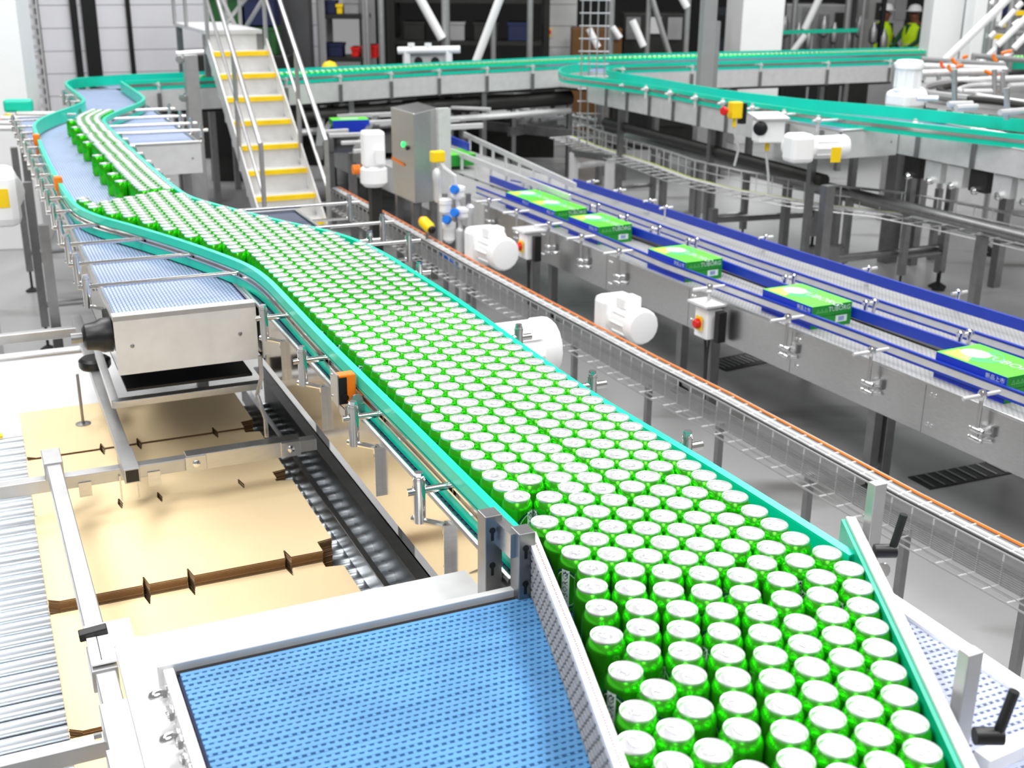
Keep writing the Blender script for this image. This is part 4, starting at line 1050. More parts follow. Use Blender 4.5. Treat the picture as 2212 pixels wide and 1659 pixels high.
# ================================================================== far can line along the back of the hall
back = thing('can_conveyor', 'long teal-railed can line crossing the back of the hall', 'conveyor', P(900, 150, 1.365) * 1.0 - ZX * 1.365)
FRp = [P(x, y, ZR) for x, y in ((268, 175), (350, 171), (450, 167), (605, 162), (750, 154), (950, 143), (1090, 137), (1215, 131), (1262, 129), (1400, 125), (1600, 120), (1800, 115.5), (2000, 110))]
FR2 = [P(x, y, ZR) for x, y in ((1312, 144), (1335, 140), (1400, 138), (1600, 132), (1800, 127), (2000, 121))]
BRp = [P(x, y, ZR) for x, y in ((163, 168), (271, 161), (450, 154), (605, 149), (800, 141), (1060, 129), (1240, 120), (1400, 115.5), (1600, 110.5), (1800, 106), (2000, 101.5))]
def sw(path, name, prof, mat, par, **k): return MB().sweep(path, prof).build(name, mat, par, **k)
def sq(a, b, c, d): return [(a, c), (b, c), (b, d), (a, d)]
rail(back, FRp, 1, teal); rail(back, FR2, 1, teal); rail(back, BRp, -1, teal)
allf = FRp[:8] + FR2[1:]
sw(allf, 'side_plate', sq(-0.05, -0.044, ZB - 0.19, ZB + 0.005), steel_w, back)
sw(allf, 'belt', sq(-0.04, 0.95, ZB - 0.02, ZB), belt_grey, back)
sw(allf, 'lower_tray', sq(-0.02, 0.5, ZB - 0.22, ZB - 0.20), dark_p, back)
def along(path, step, start=0.1):
    pos_ = start; out = []
    segs = [(a, b, (b - a).length) for a, b in zip(path, path[1:])]; L = sum(s[2] for s in segs)
    while pos_ < L:
        d = pos_
        for a, b, l in segs:
            if d <= l: break
            d -= l
        t = (b - a).normalized(); out.append((a + t * d, t, Vector((-t.y, t.x, 0)))); pos_ += step
    return out
def simple_bracket(par, p, n, name='rail_bracket', mat=steel_d):
    q = Vector((p.x, p.y, 0)) - n * 0.06
    m = MB(); m.bar(q + ZX * (ZB - 0.20), q + ZX * (ZB - 0.02), 0.035, 0.014, n); b = m.build(name, mat, par)
    m = MB(); m.cyl(q + ZX * (ZB - 0.02), q + ZX * (ZR - 0.02), 0.012, 8); m.cyl(q + ZX * (ZR - 0.045) - n * 0.03, q + ZX * (ZR - 0.045) + n * 0.05, 0.010, 8); m.build('clamp', steel_w, b, smooth=True)
for p, t, n in along(FRp[:8], 0.62, 0.3) + along(FR2, 0.95, 0.3): simple_bracket(back, p, n)
for p, t, n in along(allf, 1.7, 0.6):
    for o in (0.0, 0.45):
        q = Vector((p.x, p.y, 0)) + n * o; MB().bar(q, q + ZX * (ZB - 0.19), 0.06, 0.06, t).build('leg', steel_d, back)
row = [p + n * 0.045 for p, t, n in along(FRp, 0.0675, 0.0)] + [p + n * 0.045 + n * 0.058 for p, t, n in along(FRp, 0.0675, 0.03)]
row = [p for p in row if p.x > -3.1]
can_mass('drink_cans', row, 'thin row of green drink cans on the line at the back of the hall', n=8)

# ================================================================== branch line to the right
BF = smooth_path([P(x, y, ZR) for x, y in ((1275, 136), (1228, 140), (1207, 148), (1213, 158), (1250, 163), (1308, 170), (1406, 183), (1494, 199), (1585, 215), (1700, 232), (1804, 246), (1900, 257), (2024, 271), (2260, 296), (2560, 328))], it=2)
BBk = smooth_path([P(x, y, ZR) for x, y in ((1312, 144), (1309, 149), (1322, 155), (1400, 166), (1500, 184), (1583, 197), (1700, 210), (1767, 217), (1950, 231), (2260, 263), (2560, 294))], it=2)
brn = thing('can_conveyor', 'teal-railed branch line running to the right with a steel end box', 'conveyor', W(-8.6, 6.1, 0))
brd = thing('can_conveyor', 'right-hand end of the teal branch line with steel side plates', 'conveyor', W(-6.2, 6.6, 0))
rail(brn, BF, 1); rail(brn, BBk, -1)
conveyor_body(brn, -11.0, -7.05, 5.84, 6.36, belt_grey, plate_mat=steel_w)
conveyor_body(brd, -8.7, -3.6, 6.37, 6.90, belt_grey, cap1=False, plate_mat=steel_w)
for par, us, v0, ps in ((brn, [-10.6 + 0.42 * k for k in range(9)], 5.84, BF), (brd, [-6.8, -6.25, -5.7, -5.2], 6.37, BF)):
    for u in us:
        vr = rail_v(ps, u) - 0.014
        m = MB(); m.ubox(u - 0.02, u + 0.02, v0 - 0.012, v0, ZB - 0.18, ZB - 0.01); b = m.build('rail_bracket', steel_d, par)
        m = MB(); m.cyl(W(u, v0 - 0.05, ZB - 0.02), W(u, v0 - 0.05, ZR), 0.013, 8); m.lathe(W(u, v0 - 0.05, ZR - 0.055), [(0.02, 0), (0.024, 0.01), (0.024, 0.03), (0.014, 0.04)], 10); m.cyl(W(u, v0 - 0.10, ZR - 0.04), W(u, max(vr, v0 + 0.02), ZR - 0.04), 0.010, 8); m.build('clamp', steel_w, b, smooth=True)
for u in (-10.4, -8.8, -7.4): leg_pair(brn, u, 5.9, 6.3, 1.1)
for u in (-6.9, -5.4): leg_pair(brd, u, 6.45, 6.85, 1.1)
# drive chain housings and fittings below the branch line
for k in range(9):
    u = -6.95 + k * 0.22
    m = MB(); m.ubox(u, u + 0.16, 6.40, 6.46, ZB - 0.34, ZB - 0.19); h = m.build('valve_block', steel_w if k % 3 else dark_p, brd)
    m = MB(); m.lathe(W(u + 0.08, 6.40, ZB - 0.33), [(0.028, 0), (0.028, 0.03), (0.012, 0.045)], 10, -VX); m.build('fitting', chrome, h, smooth=True)
# emergency stop and small camera box on the branch
c = P(1588, 238, 1.335)
es = thing('emergency_stop', 'yellow emergency stop box with a red button on the teal branch line', 'switch', c)
m = MB(); m.box(c, (0.10, 0.07, 0.13), TH + math.pi / 2); m.build('box', yellow, es, bevel=0.008)
m = MB(); e = c - VX * 0.05 + Vector((-0.03, -0.03, 0)); m.lathe(e, [(0.02, 0), (0.02, 0.02), (0.036, 0.025), (0.03, 0.045)], 14, Vector((-0.8, -0.6, 0))); m.build('button', red_p, es, smooth=True)
m = MB(); m.box(c + VX * 0.04 + Vector((0.03, 0.03, -0.03)), (0.05, 0.05, 0.16), TH); m.build('back_plate', black_p, es)
m = MB(); m.tube([c - ZX * 0.06, c - ZX * 0.16, c - ZX * 0.30 + VX * 0.06, c - ZX * 0.44 + VX * 0.03], 0.010, 8); m.build('cable', lgrey_p, es, smooth=True)
m = MB(); m.cyl(c - ZX * 0.07, c - ZX * 0.13, 0.016, 8); m.build('cable_gland', yellow, es, smooth=True)
c = P(1660, 280, 1.225)
cbx = thing('sensor_box', 'white sensor box with a black window under a tilted lid, on the teal branch line', 'sensor', c)
m = MB(); m.box(c, (0.20, 0.16, 0.18), 0.2); m.build('box', white_p, cbx, bevel=0.006)
m = MB(); m.box(c + ZX * 0.105 - VX * 0.01, (0.26, 0.22, 0.012), 0.2, R=Matrix.Rotation(0.2, 3, 'Z') @ Matrix.Rotation(0.12, 3, 'X')); m.build('lid', steel_w, cbx)
m = MB(); m.lathe(c + Vector((-0.08, -0.085, 0.02)), [(0.055, 0), (0.055, 0.012), (0.045, 0.02)], 16, Vector((-0.3, -1, 0))); m.build('window', black_p, cbx, smooth=True)
m = MB(); m.tube([c - ZX * 0.09, c - ZX * 0.2, c - ZX * 0.34 + VX * 0.03, c - ZX * 0.5 + VX * 0.05], 0.010, 8); m.build('cable', lgrey_p, cbx, smooth=True)
m = MB(); m.cyl(c - ZX * 0.09, c - ZX * 0.16, 0.018, 8); m.build('cable_gland', yellow, cbx, smooth=True)
m = MB(); m.bar(c + VX * 0.1, c + VX * 0.16 + ZX * 0.02, 0.05, 0.05); m.build('arm', steel_d, cbx)
# holder posts for the floating gearmotors
def stand(px_obj, c, z1, label=None):
    m = MB(); m.bar(Vector((c.x, c.y, 0)), Vector((c.x, c.y, z1)), 0.07, 0.07, UX); m.build('stand', steel_d, px_obj)

# ================================================================== steel stair with yellow nosings
stx = thing('stair', 'steel stair with yellow step edges and tubular handrails', 'stair', W(-10.6, 2.45, 0))
SV0, SV1 = 2.17, 2.72
tread_m = M('aluminium_tread', (224, 224, 224), 0.45, 0.5, 0.05, 14, 0.2, 120)
for k in range(-2, 7):
    u = -10.17 - 0.2425 * k; z = 0.496 + 0.186 * k
    m = MB(); m.ubox(u - 0.26, u, SV0, SV1, z - 0.03, z); t = m.build('tread', tread_m, stx)
    m = MB(); m.ubox(u - 0.02, u + 0.008, SV0, SV1, z - 0.04, z + 0.004); m.build('yellow_edge', yellow, t, bevel=0.003)
    m = MB(); m.ubox(u - 0.26, u - 0.255, SV0, SV1, z, z + 0.16); m.build('riser', tread_m, t)
zt = 0.496 + 0.186 * 6
m = MB(); m.ubox(-13.6, -11.85, SV0, SV1, zt + 0.15, zt + 0.186); m.build('platform', tread_m, stx)
for v in (SV0, SV1):
    m = MB(); m.bar(W(-9.62, v, 0.03), W(-11.75, v, zt + 0.06), 0.012, 0.17); m.build('stringer', steel_w, stx)
    rail_pts = [W(-9.75, v, 0.18), W(-9.75, v, 1.0), W(-11.7, v, zt + 0.98), W(-13.5, v, zt + 1.1)]
    m = MB(); m.tube(rail_pts[1:], 0.021, 8); hr = m.build('handrail', tube_m, stx, smooth=True)
    m = MB(); m.tube([W(-9.75, v, 0.58), W(-11.7, v, zt + 0.55), W(-13.5, v, zt + 0.62)], 0.015, 8); m.build('mid_rail', tube_m, hr, smooth=True)
    for u, z in ((-9.75, 0.1), (-10.6, 0.75), (-11.7, zt + 0.05), (-12.8, zt + 0.18), (-13.5, zt + 0.18)):
        m = MB(); m.cyl(W(u, v, z), W(u, v, z + 0.92), 0.02, 8); m.build('baluster', tube_m, hr, smooth=True)
for v in (SV0 + 0.02, SV1 - 0.02):
    for u in (-11.9, -13.4): MB().bar(W(u, v, 0), W(u, v, zt + 0.15), 0.06, 0.06, UX).build('support', steel_d, stx)
# crossing braces of the platform behind
for a, b_ in (((440, 110), (545, -20)), ((470, -20), (530, 100)), ((500, 110), (585, -30))):
    m = MB(); m.tube([DP(a[0], a[1], 12.9), DP(b_[0], b_[1], 12.9)], 0.022, 8); m.build('cross_brace', tube_m, stx, smooth=True)
# tall grey post left of the stair
c = DP(424, 300, 10.6)
tp = thing('machine_post', 'tall grey square post with a bracket on top, left of the stair', 'post', (c.x, c.y, 0))
ztop = DP(424, 118, 10.6).z
MB().bar(Vector((c.x, c.y, 0)), Vector((c.x, c.y, ztop)), 0.115, 0.115, VX).build('post', grey_p if False else tube_m, tp, bevel=0.004)
MB().tube([Vector((c.x - 0.10, c.y - 0.05, ztop + 0.01)), Vector((c.x + 0.12, c.y + 0.02, ztop + 0.02))], 0.02, 8).build('bracket', steel_w, tp, smooth=True)
for z in (1.0, 1.3, 1.62):
    m = MB(); m.lathe(Vector((c.x - 0.06, c.y - 0.07, z)), [(0.03, 0), (0.04, 0.02), (0.03, 0.06)], 10, Vector((0, -1, 0))); m.build('fitting', chrome, tp, smooth=True)

# ================================================================== control cabinet and the fittings round it
c = P(897, 440, 0.64)
cb = thing('control_cabinet', 'upright stainless control cabinet with a green lamp', 'cabinet', (c.x, c.y, 0))
def CC(a, b, z): return Vector((c.x, c.y, 0)) + UX * a + VX * b + ZX * z
m = MB(); m.hexa([CC(-0.48, -0.02, 0.64), CC(0, 0, 0.64), CC(-0.05, 0.22, 0.64), CC(-0.5, 0.22, 0.64), CC(-0.48, -0.02, 1.33), CC(0, 0, 1.33), CC(-0.05, 0.22, 1.36), CC(-0.5, 0.22, 1.36)]); cbb = m.build('housing', steel, cb, bevel=0.006)
m = MB(); m.lathe(CC(-0.22, -0.012, 1.07), [(0.022, 0), (0.022, 0.008), (0.012, 0.014)], 14, -VX); m.build('green_lamp', M('green_lamp', (60, 240, 120), 0.3, 0, 0.02, 5, emit=1.2), cbb, smooth=True)
m = MB(); m.lathe(CC(-0.13, -0.008, 1.055), [(0.018, 0), (0.018, 0.012)], 12, -VX); m.build('selector', black_p, cbb, smooth=True)
m = MB(); m.hexa([CC(-0.47, -0.026, 0.92), CC(-0.2, -0.016, 0.90), CC(-0.2, -0.014, 0.90), CC(-0.47, -0.022, 0.92), CC(-0.47, -0.026, 0.94), CC(-0.2, -0.016, 0.92), CC(-0.2, -0.014, 0.92), CC(-0.47, -0.022, 0.94)]); m.build('warning_strip', orange, cbb)
for a, b in ((-0.44, 0.02), (-0.06, 0.02), (-0.44, 0.18), (-0.08, 0.18)): MB().bar(CC(a, b, 0), CC(a, b, 0.64), 0.05, 0.05, UX).build('leg', steel_d, cb)
m = MB(); m.bar(CC(-0.02, 0.25, 0.3), CC(-0.02, 0.25, 1.36), 0.10, 0.06, UX); m.build('side_post', steel_w, cb)
d = DP(806, 340, 8.7)
wl2 = thing('upright_gearmotor', 'tall white upright gearmotor in front of the control cabinet', 'motor', (d.x, d.y, 0.78))
zz = lambda py: DP(806, py, 8.7).z
m = MB(); m.box((d.x, d.y, (zz(282) + zz(360)) / 2), (0.16, 0.14, zz(282) - zz(360)), 0.3); m.build('motor_housing', white_c, wl2, bevel=0.02)
m = MB(); m.lathe((d.x, d.y, zz(402)), [(0.07, 0), (0.10, 0.03), (0.10, 0.13), (0.07, 0.15)], 18); m.build('gearbox', white_c, wl2, smooth=True)
m = MB(); m.box((d.x + 0.06, d.y - 0.08, zz(335)), (0.07, 0.03, 0.12), 0.3); m.build('terminal_box', white_p, wl2, bevel=0.01)
MB().bar(Vector((d.x, d.y + 0.05, 0)), Vector((d.x, d.y + 0.05, zz(400))), 0.08, 0.08, UX).build('stand', dark_p, wl2)
m = MB(); m.cyl((d.x - 0.10, d.y, zz(366)), (d.x - 0.15, d.y - 0.02, zz(366)), 0.035, 12); m.build('red_switch', orange, wl2, smooth=True)
# yellow stop box on an arm
d = DP(945, 338, 8.6)
e2 = thing('stop_box', 'yellow stop box on an arm right of the control cabinet', 'switch', d)
m = MB(); m.box(d, (0.10, 0.07, 0.08), 0.5); m.build('box', yellow, e2, bevel=0.01)
m = MB(); m.tube([d, d + Vector((0.04, 0, -0.08)), d + Vector((0.12, 0.0, -0.14)), d + Vector((0.16, 0.02, -0.5)), d + Vector((0.16, 0.02, -d.z + 0.0))], 0.018, 8); m.build('arm', steel_w, e2, smooth=True)
# yellow horn lying at the tray
d = P(922, 486, 0.62)
hn = thing('warning_horn', 'yellow horn-shaped switch with a red end near the cable tray', 'switch', d)
ax = UX * 0.9 + VX * 0.2 - ZX * 0.35
m = MB(); m.lathe(d - ax * 0.07, [(0.03, 0), (0.042, 0.02), (0.042, 0.11), (0.03, 0.13)], 14, ax); m.build('housing', yellow, hn, smooth=True)
m = MB(); m.lathe(d - ax * 0.085, [(0.022, 0), (0.03, 0.01), (0.03, 0.03)], 12, ax); m.build('red_end', red_p, hn, smooth=True)
m = MB(); m.lathe(d + ax * 0.06, [(0.028, 0), (0.03, 0.02), (0.02, 0.03)], 12, ax); m.build('black_end', black_p, hn, smooth=True)
MB().cyl(Vector((d.x, d.y + 0.02, 0)), Vector((d.x, d.y + 0.02, d.z)), 0.012, 8).build('stem', steel_d, hn)
# air service unit: valves and bowls
au0 = P(985, 500, 0.55)
au = thing('air_service_unit', 'cluster of white air valves with blue caps beside the control cabinet', 'valve', (au0.x, au0.y, 0))
blue_v = M('blue_cap', (30, 120, 225), 0.4, 0, 0.05, 10)
for (px, py, r, h, mt) in ((988, 415, 0.05, 0.10, white_p), (962, 445, 0.045, 0.12, white_p), (1000, 460, 0.05, 0.09, white_p), (970, 500, 0.045, 0.16, white_p), (1015, 470, 0.03, 0.2, steel_w), (993, 520, 0.03, 0.2, steel_w), (945, 400, 0.03, 0.25, steel_w)):
    p = DP(px, py, au0.y); m = MB(); m.lathe(p - ZX * h / 2, [(r * 0.6, 0), (r, 0.02), (r, h * 0.6), (r * 1.15, h * 0.65), (r * 1.15, h * 0.9), (r * 0.5, h)], 14); m.build('valve', mt, au, smooth=True)
for px, py in ((985, 460), (968, 475), (985, 410)):
    p = DP(px, py, au0.y - 0.06); m = MB(); m.lathe(p, [(0.03, 0), (0.036, 0.015), (0.03, 0.04)], 12, Vector((-0.5, -1, 0.3))); m.build('blue_cap', blue_v, au, smooth=True)
for px in (962, 988, 1012):
    p = DP(px, 520, au0.y + 0.03); MB().cyl(Vector((p.x, p.y, 0)), Vector((p.x, p.y, DP(px, 420, au0.y).z)), 0.02, 8).build('riser_pipe', steel_d, au, smooth=True)
m = MB(); m.tube([P(948, 535, 0.5), P(955, 550, 0.45), P(975, 565, 0.42), P(990, 580, 0.42)], 0.012, 8); m.build('blue_hose', blue_v, au, smooth=True)
# red and yellow isolator switches on the box line
def isolator(px, py, z, label, w=0.10):
    d = P(px, py, z); o = thing('isolator_switch', label, 'switch', (d.x, d.y, d.z - 0.09))
    m = MB(); m.box(d, (0.10, 0.12, 0.17), math.radians(-63) + math.pi / 2); m.build('box', white_p, o, bevel=0.006)
    m = MB(); m.box(d + Vector((0.0, 0.0, 0.11)), (0.18, 0.17, 0.012), math.radians(-63)); m.build('rain_hood', steel_w, o)
    f = d - BY * 0.05 + BX * 0.03 - Vector((0.03, 0, 0))
    m = MB(); m.box(d - BY * 0.064 - BX * 0.0, (0.055, 0.005, 0.08), math.radians(-63) ); m.build('yellow_plate', yellow, o)
    m = MB(); m.lathe(d - BY * 0.064, [(0.028, 0), (0.028, 0.02), (0.02, 0.03)], 14, -BY); m.build('red_knob', red_p, o, smooth=True)
    m = MB(); m.bar(d + BX * 0.09, d + BX * 0.13, 0.05, 0.17); m.build('black_bracket', black_p, o)
    MB().bar(Vector((d.x, d.y, 0)) + BY * 0.05, d + BY * 0.05 - ZX * 0.08, 0.05, 0.05, BX).build('post', steel_d, o)
    for q in (-0.02, 0.02): MB().tube([d + BX * q - ZX * 0.08, d + BX * q * 0.4 - ZX * 0.2, d + BX * 0.01 - ZX * (d.z - 0.02)], 0.008, 6).build('cable', black_cb, o, smooth=True)
    return o
isolator(1143, 530, 0.60, 'red and yellow isolator switch under a steel hood by the farther gearmotor')
isolator(1530, 695, 0.55, 'red and yellow isolator switch under a steel hood by the nearer gearmotor')
# mesh of steel square post with clamp in front of the box line
d = P(1905, 1010, 0.12); d0 = P(1898, 1010, 0.0)
bp_ = thing('support_post', 'short square steel post with a clamp plate in front of the box line', 'post', (d.x, d.y, 0))
MB().bar(Vector((d.x, d.y, 0)), Vector((d.x, d.y, 0.60)), 0.055, 0.055, BX).build('post', steel_d, bp_, bevel=0.002)
m = MB(); m.bar(Vector((d.x, d.y, 0.40)) - BY * 0.034, Vector((d.x, d.y, 0.53)) - BY * 0.034, 0.09, 0.008, BX); cp2 = m.build('clamp_plate', steel, bp_)
for s in (-0.035, 0.035):
    for z in (0.42, 0.51):
        m = MB(); m.lathe(Vector((d.x, d.y, z)) - BY * 0.038 + BX * s, [(0.01, 0), (0.01, 0.012), (0.004, 0.016)], 8, -BY); m.build('bolt', chrome, cp2, smooth=True)
MB().bar(Vector((d.x, d.y, 0.47)), Vector((d.x, d.y, 0.47)) + BY * 0.16 + BX * 0.04, 0.05, 0.06).build('arm', dark_p, bp_)
# ================================================================== people behind the far line
def loft(m, rings, n=14):
    """rings: (centre, half width, half depth, facing)"""
    vs = []; 
    for c, w, d, fx in rings:
        rx = Vector((-fx.y, fx.x, 0))
        for k in range(n):
            a = 2 * math.pi * k / n; vs.append(Vector(c) + rx * (w * math.cos(a)) + fx * (d * math.sin(a)))
    fs = []
    for i in range(len(rings) - 1):
        for k in range(n): fs.append((i * n + k, i * n + (k + 1) % n, (i + 1) * n + (k + 1) % n, (i + 1) * n + k))
    fs += [tuple(range(n))[::-1], tuple((len(rings) - 1) * n + k for k in range(n))]
    m.add(vs, fs)
def person(label, x, y, face, arms, sleeve):
    fx = Vector((math.cos(face), math.sin(face), 0)); rx = Vector((-fx.y, fx.x, 0))
    root = thing('person', label, 'person', (x, y, 0), None)
    def L(f, r, z): return Vector((x, y, 0)) + fx * f + rx * r + ZX * z
    # one continuous body grown over a joint skeleton
    J = {'hip': L(0, 0, 0.95), 'waist': L(0, 0, 1.10), 'chest': L(0.01, 0, 1.32), 'neck': L(0.01, 0, 1.50), 'head0': L(0.03, 0, 1.58), 'head': L(0.035, 0, 1.68)}
    verts = []; rad = []; edges = []; idx = {}
    def V(nm, p, r): idx[nm] = len(verts); verts.append(p); rad.append(r)
    V('hip', J['hip'], 0.15); V('waist', J['waist'], 0.145); V('chest', J['chest'], 0.165); V('neck', J['neck'], 0.058); V('head0', J['head0'], 0.085); V('head', J['head'], 0.09)
    for a, b in (('hip', 'waist'), ('waist', 'chest'), ('chest', 'neck'), ('neck', 'head0'), ('head0', 'head')): edges.append((idx[a], idx[b]))
    for s, nm in ((1, 'l'), (-1, 'r')):
        sh = L(0, 0.19 * s, 1.43); el, wr, hd = [L(*q) for q in arms[nm]]
        V('sh' + nm, sh, 0.065); V('el' + nm, el, 0.048); V('wr' + nm, wr, 0.036); V('hd' + nm, hd, 0.042)
        edges += [(idx['chest'], idx['sh' + nm]), (idx['sh' + nm], idx['el' + nm]), (idx['el' + nm], idx['wr' + nm]), (idx['wr' + nm], idx['hd' + nm])]
        V('kn' + nm, L(0.02, 0.11 * s, 0.50), 0.065); V('an' + nm, L(0, 0.11 * s, 0.08), 0.045); V('to' + nm, L(0.17, 0.12 * s, 0.04), 0.04); V('th' + nm, L(0, 0.10 * s, 0.86), 0.095)
        edges += [(idx['hip'], idx['th' + nm]), (idx['th' + nm], idx['kn' + nm]), (idx['kn' + nm], idx['an' + nm]), (idx['an' + nm], idx['to' + nm])]
    org = Vector((x, y, 0)); me = bpy.data.meshes.new('body'); me.from_pydata([p - org for p in verts], edges, [])
    ob = bpy.data.objects.new('body', me); COL.objects.link(ob); ob.parent = root; ORG[ob.name] = org
    md = ob.modifiers.new('skin', 'SKIN'); sv = me.skin_vertices[0].data
    for k, r in enumerate(rad): sv[k].radius = (r, r)
    sv[0].use_root = True
    ss = ob.modifiers.new('sub', 'SUBSURF'); ss.levels = 2; ss.render_levels = 2
    dg = bpy.context.evaluated_depsgraph_get(); m2 = bpy.data.meshes.new_from_object(ob.evaluated_get(dg)); ob.modifiers.clear(); ob.data = m2
    m2.materials.clear(); m2.materials.append(skin); m2.materials.append(sleeve); m2.materials.append(dark_cl)
    for p in m2.polygons:
        z = p.center.z; rr = abs(p.center.dot(rx))
        p.material_index = 0 if z > 1.47 else (2 if z < 0.98 else (1 if (rr < 0.30 or z > 1.20) else 0))
        p.use_smooth = True
    # vest
    m = MB(); loft(m, [(L(0, 0, 0.90), 0.20, 0.165, fx), (L(0, 0, 1.05), 0.195, 0.165, fx), (L(0.01, 0, 1.28), 0.215, 0.185, fx), (L(0.01, 0, 1.42), 0.195, 0.155, fx), (L(0.0, 0, 1.49), 0.10, 0.10, fx)]); vb = m.build('vest', hivis, root, smooth=True)
    for z, w, d in ((1.00, 0.201, 0.171), (1.12, 0.205, 0.176)):
        m = MB(); loft(m, [(L(0, 0, z), w, d, fx), (L(0, 0, z + 0.045), w, d, fx)]); m.build('reflective_band', lgrey_p, vb, smooth=True)
    m = MB(); m.hexa([L(0.17, -0.03, 1.30), L(0.17, 0.03, 1.30), L(0.12, 0.05, 1.47), L(0.12, -0.05, 1.47), L(0.192, -0.004, 1.30), L(0.192, 0.004, 1.30), L(0.165, 0.05, 1.47), L(0.165, -0.05, 1.47)]); m.build('collar', sleeve, vb)
    # head features and helmet
    hc = L(0.035, 0, 1.66)
    m = MB(); m.lathe(hc + ZX * 0.035, [(0.118, 0), (0.116, 0.03), (0.10, 0.075), (0.065, 0.105), (0.0, 0.118)], 18, cap1=False); m.lathe(hc + ZX * 0.03 + fx * 0.02, [(0.14, 0), (0.145, 0.008), (0.118, 0.016)], 18); m.build('helmet', white_p, root, smooth=True)
    m = MB(); m.lathe(hc + fx * 0.085 - ZX * 0.03, [(0.016, 0), (0.013, 0.02), (0.004, 0.028)], 8, fx); hd_ = m.build('nose', skin, root, smooth=True)
    for s in (-1, 1):
        m = MB(); m.lathe(hc + fx * 0.080 + rx * s * 0.034 + ZX * 0.002, [(0.012, 0), (0.008, 0.006)], 8, fx); m.build('eye', black_p, root, smooth=True)
        m = MB(); m.lathe(hc + rx * s * 0.085 - ZX * 0.01, [(0.025, 0), (0.022, 0.012), (0.01, 0.016)], 10, rx * s); m.build('ear', skin, root, smooth=True)
    m = MB(); m.bar(hc + fx * 0.088 - rx * 0.022 - ZX * 0.062, hc + fx * 0.088 + rx * 0.022 - ZX * 0.062, 0.008, 0.008); m.build('mouth', M_lip, root)
    return root
dark_cl = M('dark_trousers', (34, 36, 44), 0.8, 0, 0.1, 10); M_lip = M('lips', (90, 45, 38), 0.6, 0, 0.05, 10)
c1 = DP(1971, 100, 22.0)
person('person in a yellow-green vest and white helmet behind the far can line, looking left', c1.x, c1.y, math.radians(205), {'l': [(0.12, 0.26, 1.20), (0.30, 0.20, 1.08), (0.38, 0.18, 1.07)], 'r': [(0.16, -0.24, 1.20), (0.36, -0.10, 1.10), (0.44, -0.08, 1.09)]}, dgreen_f)
c2 = DP(1903, 100, 22.5)
person('person in a vest and white helmet, half hidden behind a dark post', c2.x, c2.y, math.radians(-40), {'l': [(0.10, 0.24, 1.18), (0.26, 0.16, 1.02), (0.33, 0.14, 1.0)], 'r': [(0.06, -0.25, 1.16), (0.18, -0.22, 0.98), (0.25, -0.2, 0.96)]}, dark_cl)

# ================================================================== plant in the background
def pole(px, y0, y1, Y, r, label, mat=tube_m, px2=None, cat='pole', name='pole'):
    a, b = DP(px, y1, Y), DP(px2 if px2 is not None else px, y0, Y)
    if px2 is None: a = Vector((b.x, Y, 0.0)); 
    o = MB().cyl(a, b, r, 10).build(name, mat, smooth=True); tag(o, label, cat); return o
pole(790, -40, 150, 16.2, 0.032, 'slim grey pole in front of the dark shelving, leftmost')
pole(821, -40, 150, 16.0, 0.042, 'grey pole beside the slim one in front of the dark shelving')
pole(962, -40, 150, 16.0, 0.055, 'thick pale pole where a slanted white tube ends')
pole(1066, 20, 150, 16.6, 0.036, 'grey pole behind the slanted tube in the dark store')
pole(1146, -40, 150, 16.4, 0.04, 'grey pole just left of the panelled grey column')
pole(1323, -40, 150, 17.0, 0.045, 'grey pole right of the caged ladder')
pole(1404, -40, 150, 17.2, 0.035, 'slim grey pole with a slanted brace at its right')
pole(1489, -40, 150, 17.4, 0.04, 'grey pole left of the heavy steel stanchion')
pole(1722, -40, 150, 19.0, 0.045, 'grey pole right of the mid-hall white column')
pole(1838, -40, 150, 19.2, 0.05, 'pale pole between the steel machine and the two people')
pole(1872, -40, 150, 19.3, 0.03, 'slim pole nearest to the half-hidden person')
pole(1915, -40, 90, 19.9, 0.045, 'black post in front of the half-hidden person', black_p)
def slant(x0, y0, x1, y1, Y, r, label, mat=steel_w):
    o = MB().cyl(DP(x0, y0, Y), DP(x1, y1, Y), r, 10).build('slanted_tube', mat, smooth=True); tag(o, label, 'tube'); return o
slant(895, -25, 955, 84, 15.9, 0.06, 'thick white tube slanting down to the pale pole', white_p)
slant(1088, -25, 1028, 134, 15.8, 0.055, 'thick white tube slanting left across the dark store', white_p)
slant(1408, -5, 1446, 118, 17.1, 0.04, 'grey tube slanting right from the slim pole top', tube_m)
slant(1780, -25, 1738, 64, 18.8, 0.055, 'white tube slanting above the teal handrail', white_p)
slant(1740, 75, 1708, 118, 18.8, 0.05, 'short white tube slanting below the teal handrail', white_p)
slant(1366, 44, 1390, 100, 16.9, 0.05, 'bright white bar slanting in front of the dark machine', white_p)
slant(1272, 62, 1292, 102, 16.9, 0.045, 'short bright white bar in front of the caged ladder', white_p)
slant(1323, 58, 1340, 82, 16.9, 0.04, 'short pale bar slanting beside the caged ladder', white_p)
slant(1470, -10, 1484, 16, 17.0, 0.05, 'short white bar at the top by the heavy stanchion', white_p)
# heavy stanchion in front of the far line
c = P(1526, 190, 1.05); hs = thing('stanchion', 'heavy grey steel stanchion standing before the far can line', 'post', (c.x, 12.2, 0))
d = DP(1526, 100, 12.2)
m = MB(); m.box((d.x, 12.2, 2.3), (0.135, 0.135, 4.6), 0.2); m.build('column', grey_p, hs, bevel=0.004)
m = MB(); m.box((d.x + 0.09, 12.18, 0.95), (0.05, 0.06, 1.9), 0.2); m.build('rib', tube_m, hs)
